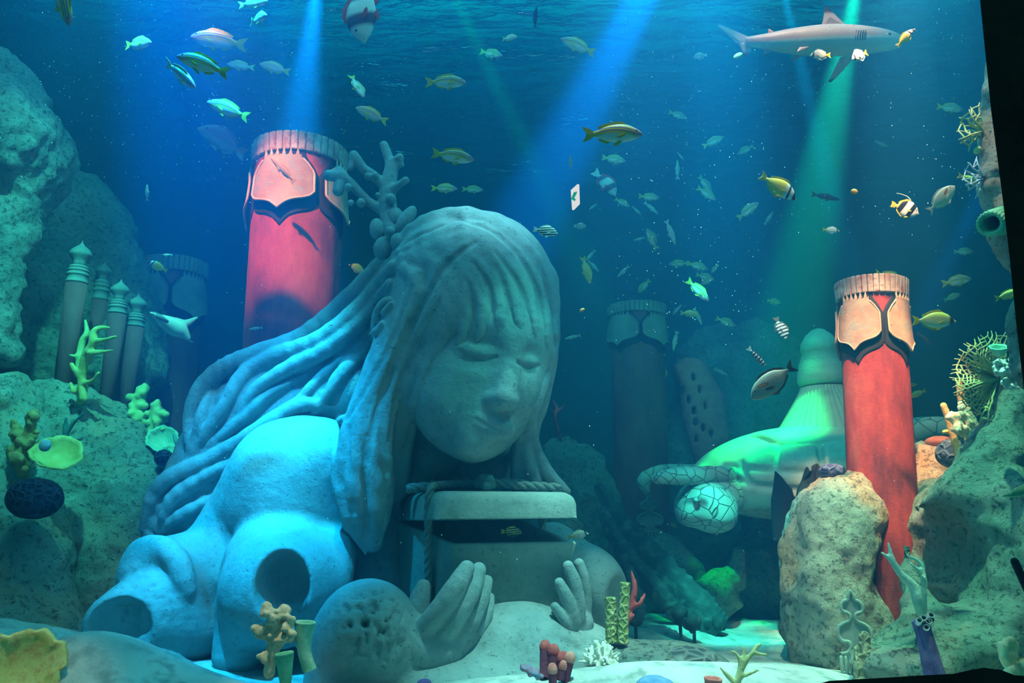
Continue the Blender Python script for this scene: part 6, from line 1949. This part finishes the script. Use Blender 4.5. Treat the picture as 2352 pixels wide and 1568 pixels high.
Rc = Matrix(((1, 0, 0), (0, math.cos(PITCH), -math.sin(PITCH)), (0, math.sin(PITCH), math.cos(PITCH))))
d = (Vector((1, 0, 0)) * 404 + (Rc @ Vector((0, 0, 1))) * -18 - (Rc @ Vector((0, 1, 0))) * 60).normalized()
Zs = (Rc @ Vector((0, 0, 1))); Zs = (Zs - d * Zs.dot(d)).normalized()
shark.matrix_world = Matrix.Translation(W(1862, 96, YS)) @ Matrix((d, Zs.cross(d), Zs)).transposed().to_4x4() @ Matrix.Scale(SL, 4)
def sp_(nm, mb, mat, smooth=True):
    o = link(nm, mb.mesh(nm, smooth), mat); o.parent = shark; o.matrix_parent_inverse = Matrix(); return o
sp_('body', mb, M_SHARK)
def tipcol(x0, z0, ang, lim, base):
    def g(t, x, y, z, co):
        v = aff(t, x, math.cos(ang), z, math.sin(ang), -(x0 * math.cos(ang) + z0 * math.sin(ang)))
        return t.mix(t.ramp(t.math('ADD', v, .5), [(.49, 0), (.51, 1)]), base, (.02, .018, .025))
    return g
sb_ = (.46, .32, .29)
sp_('dorsal_fin', fin(MB(), [(.20, .075), (.15, .125), (.11, .165), (.085, .195), (.068, .200), (.066, .165), (.062, .12), (.055, .095), (.06, .07)], .012), fmat('dorsal_skin', tipcol(0, .160, PI / 2, 0, sb_)), False)
sp_('second_dorsal_fin', fin(MB(), [(-.19, .048), (-.225, .075), (-.235, .076), (-.235, .055), (-.25, .040)], .008), fmat('second_dorsal_skin', lambda t, x, y, z, co: t.mix(t.ramp(z, [(.04, 0), (.06, 1)]), sb_, (.58, .20, .14))), False)
sp_('tail_fin', fin(MB(), [(-.335, .030), (-.40, .060), (-.46, .088), (-.51, .108), (-.515, .098), (-.475, .062), (-.42, .012), (-.385, -.022), (-.365, -.065), (-.36, -.082), (-.345, -.078), (-.325, -.045), (-.325, -.010), (-.33, .0)], .009), fmat('shark_tail_skin', tipcol(0, -.055, -PI / 2, 0, (.56, .44, .42))), False)
for s in (1, -1):
    sp_('pectoral_fin', fin(MB(), [(.29, -.03), (.25, -.075), (.20, -.135), (.17, -.160), (.155, -.155), (.17, -.11), (.19, -.05)] if s < 0 else [(.30, -.02), (.26, -.06), (.22, -.10), (.20, -.12), (.19, -.11), (.20, -.06), (.215, -.03)], .010, s * -.060, s * .9 if s < 0 else -.9), fmat('shark_pectoral_skin', tipcol(0, -.145, -PI / 2, 0, (.42, .50, .48))), False)
    sp_('pelvic_fin', fin(MB(), [(-.02, -.05), (-.06, -.075), (-.085, -.085), (-.085, -.075), (-.07, -.05)], .007, s * .03, s * -.5), fmat('shark_pelvic_skin', tipcol(0, -.08, -PI / 2, 0, sb_)), False)
    sp_('eye', MB().ball((.40, s * .058, .012), (.010, .006, .010), 10), M_EYE)
sp_('anal_fin', fin(MB(), [(-.20, -.045), (-.235, -.070), (-.25, -.078), (-.25, -.062), (-.26, -.035)], .007), fmat('shark_anal_skin', tipcol(0, -.07, -PI / 2, 0, sb_)), False)
for i in range(5):
    a = MB().tube([(.27 - i * .012, -.079 + i * .001, .030), (.265 - i * .012, -.081 + i * .001, .0), (.268 - i * .012, -.078 + i * .001, -.025)], .0022, 5)
    sp_('gill_slit', a, M_EYE)

# ================================================================ window frame, pane, reflected sign, drifting specks
M_FRAME = rough_mat('frame_dark', (.012, .009, .008), (.045, .028, .020), 5, .5, 30, .8, (.06, .025, .015))
YFR = 1.75
def prism(name, pix, y0, y1, mat, sx, sy, label=None, kind='structure'):
    m = MB(); n = len(pix)
    v = [W(x, y, y0) for x, y in pix]
    v2 = [W(x + sx, y + sy, y1) for x, y in pix]
    m.add(v + v2, [tuple(range(n)), tuple(range(2 * n - 1, n - 1, -1))] + [((i + 1) % n, i, n + i, n + (i + 1) % n) for i in range(n)])
    o = m.build(name, mat, smooth=False)
    return tag(o, label, None, None, kind)
prism('trim_1', [(2247, -40), (2262, 110), (2276, 250), (2292, 370), (2306, 480), (2320, 600), (2334, 740), (2350, 880), (2362, 1000), (2520, 1000), (2520, -40)], 1.70, 1.78, M_FRAME, 8, 0)
prism('trim_2', [(1872, 1572), (1905, 1563), (2030, 1556), (2110, 1551), (2190, 1547), (2230, 1538), (2260, 1533), (2300, 1538), (2330, 1550), (2420, 1556), (2420, 1760), (1872, 1760)], 1.70, 1.78, M_FRAME, 0, 6)
# acrylic pane
t = NT('clear_pane')
tb = t.n('ShaderNodeBsdfTransparent', i_Color=(1, 1, 1, 1))
t.t.links.new(tb.outputs[0], t.out.inputs['Surface'])
tag(MB().box((0, YG - .06, 2.2), (8.5, .04, 7.0)).build('window_1', t.m, smooth=False), kind='structure')
# reflection of an exit arrow sign, built as a glowing plate
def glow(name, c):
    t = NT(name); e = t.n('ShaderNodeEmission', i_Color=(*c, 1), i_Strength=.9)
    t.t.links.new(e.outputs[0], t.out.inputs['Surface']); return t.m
sg = empty('sign_reflection', tuple(W(1322, 452, YG - .10)), 'small reflection of a lit white sign with a green arrow in the window pane', 'sign')
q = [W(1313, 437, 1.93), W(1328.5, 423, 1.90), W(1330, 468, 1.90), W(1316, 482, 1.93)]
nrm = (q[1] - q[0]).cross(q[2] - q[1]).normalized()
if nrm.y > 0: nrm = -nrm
MB().slab(q, .006, nrm).build('reflected_plate', glow('sign_reflection_white', (.78, .80, .80)), sg, False)
def sp(u, v):
    a = q[0].lerp(q[1], u); b = q[3].lerp(q[2], u)
    return a.lerp(b, v) + nrm * .006
M_SGREEN = glow('sign_reflection_green', (.01, .34, .26))
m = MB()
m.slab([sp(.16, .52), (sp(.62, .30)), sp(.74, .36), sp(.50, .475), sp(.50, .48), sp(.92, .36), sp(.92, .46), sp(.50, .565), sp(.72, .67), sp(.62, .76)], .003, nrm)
m.build('reflected_arrow', M_SGREEN, sg, False)
# drifting white specks
m = MB(); R = random.Random(21)
zones = [(0, 600, 0, 420, 450), (550, 960, 0, 380, 260), (1400, 1760, 0, 780, 420), (1750, 2240, 0, 560, 260), (300, 2200, 400, 1300, 160)]
for x0, x1, y0, y1, n_ in zones:
    for i in range(n_):
        Y = R.uniform(2.3, 5.0); p = W(R.uniform(x0, x1), R.uniform(y0, y1), Y)
        if p.z > SURF - .1: continue
        r = R.uniform(.0014, .0036) * (Y / 3.5)
        m.add([p + Vector(d) * r for d in ((1, 0, 0), (-1, 0, 0), (0, 1, 0), (0, -1, 0), (0, 0, 1), (0, 0, -1))],
              [(0, 2, 4), (2, 1, 4), (1, 3, 4), (3, 0, 4), (2, 0, 5), (1, 2, 5), (3, 1, 5), (0, 3, 5)])
me = bpy.data.meshes.new('drifting_specks'); me.from_pydata(m.v, [], m.f)
tag(link('drifting_specks', me, plain('speck_white', (.85, .9, .9), .6)), 'tiny white specks drifting in the water', 'specks', None, 'stuff')
# orange reflections of lamps, built as small solid ovals
for x, y, a, b, ro, Y, lab in ((1695, 128, 12, 6, -.5, 4.2, 'orange oval lamp reflection under the shark tail'), (1337, 712, 7, 4, -.5, 4.4, 'small orange oval lamp reflection right of the stone fringe'), (1962, 440, 8, 7, 0, 4.2, 'short orange lamp reflection right of the crossing light beams')):
    F = Field(); pell(F, x, y, Y, a, b, .014, ro, .005)
    tag(link('lamp_reflection', F.mesh('lamp_reflection', .004), plain('orange_reflection', (.85, .36, .08), .5)), lab, 'glint')
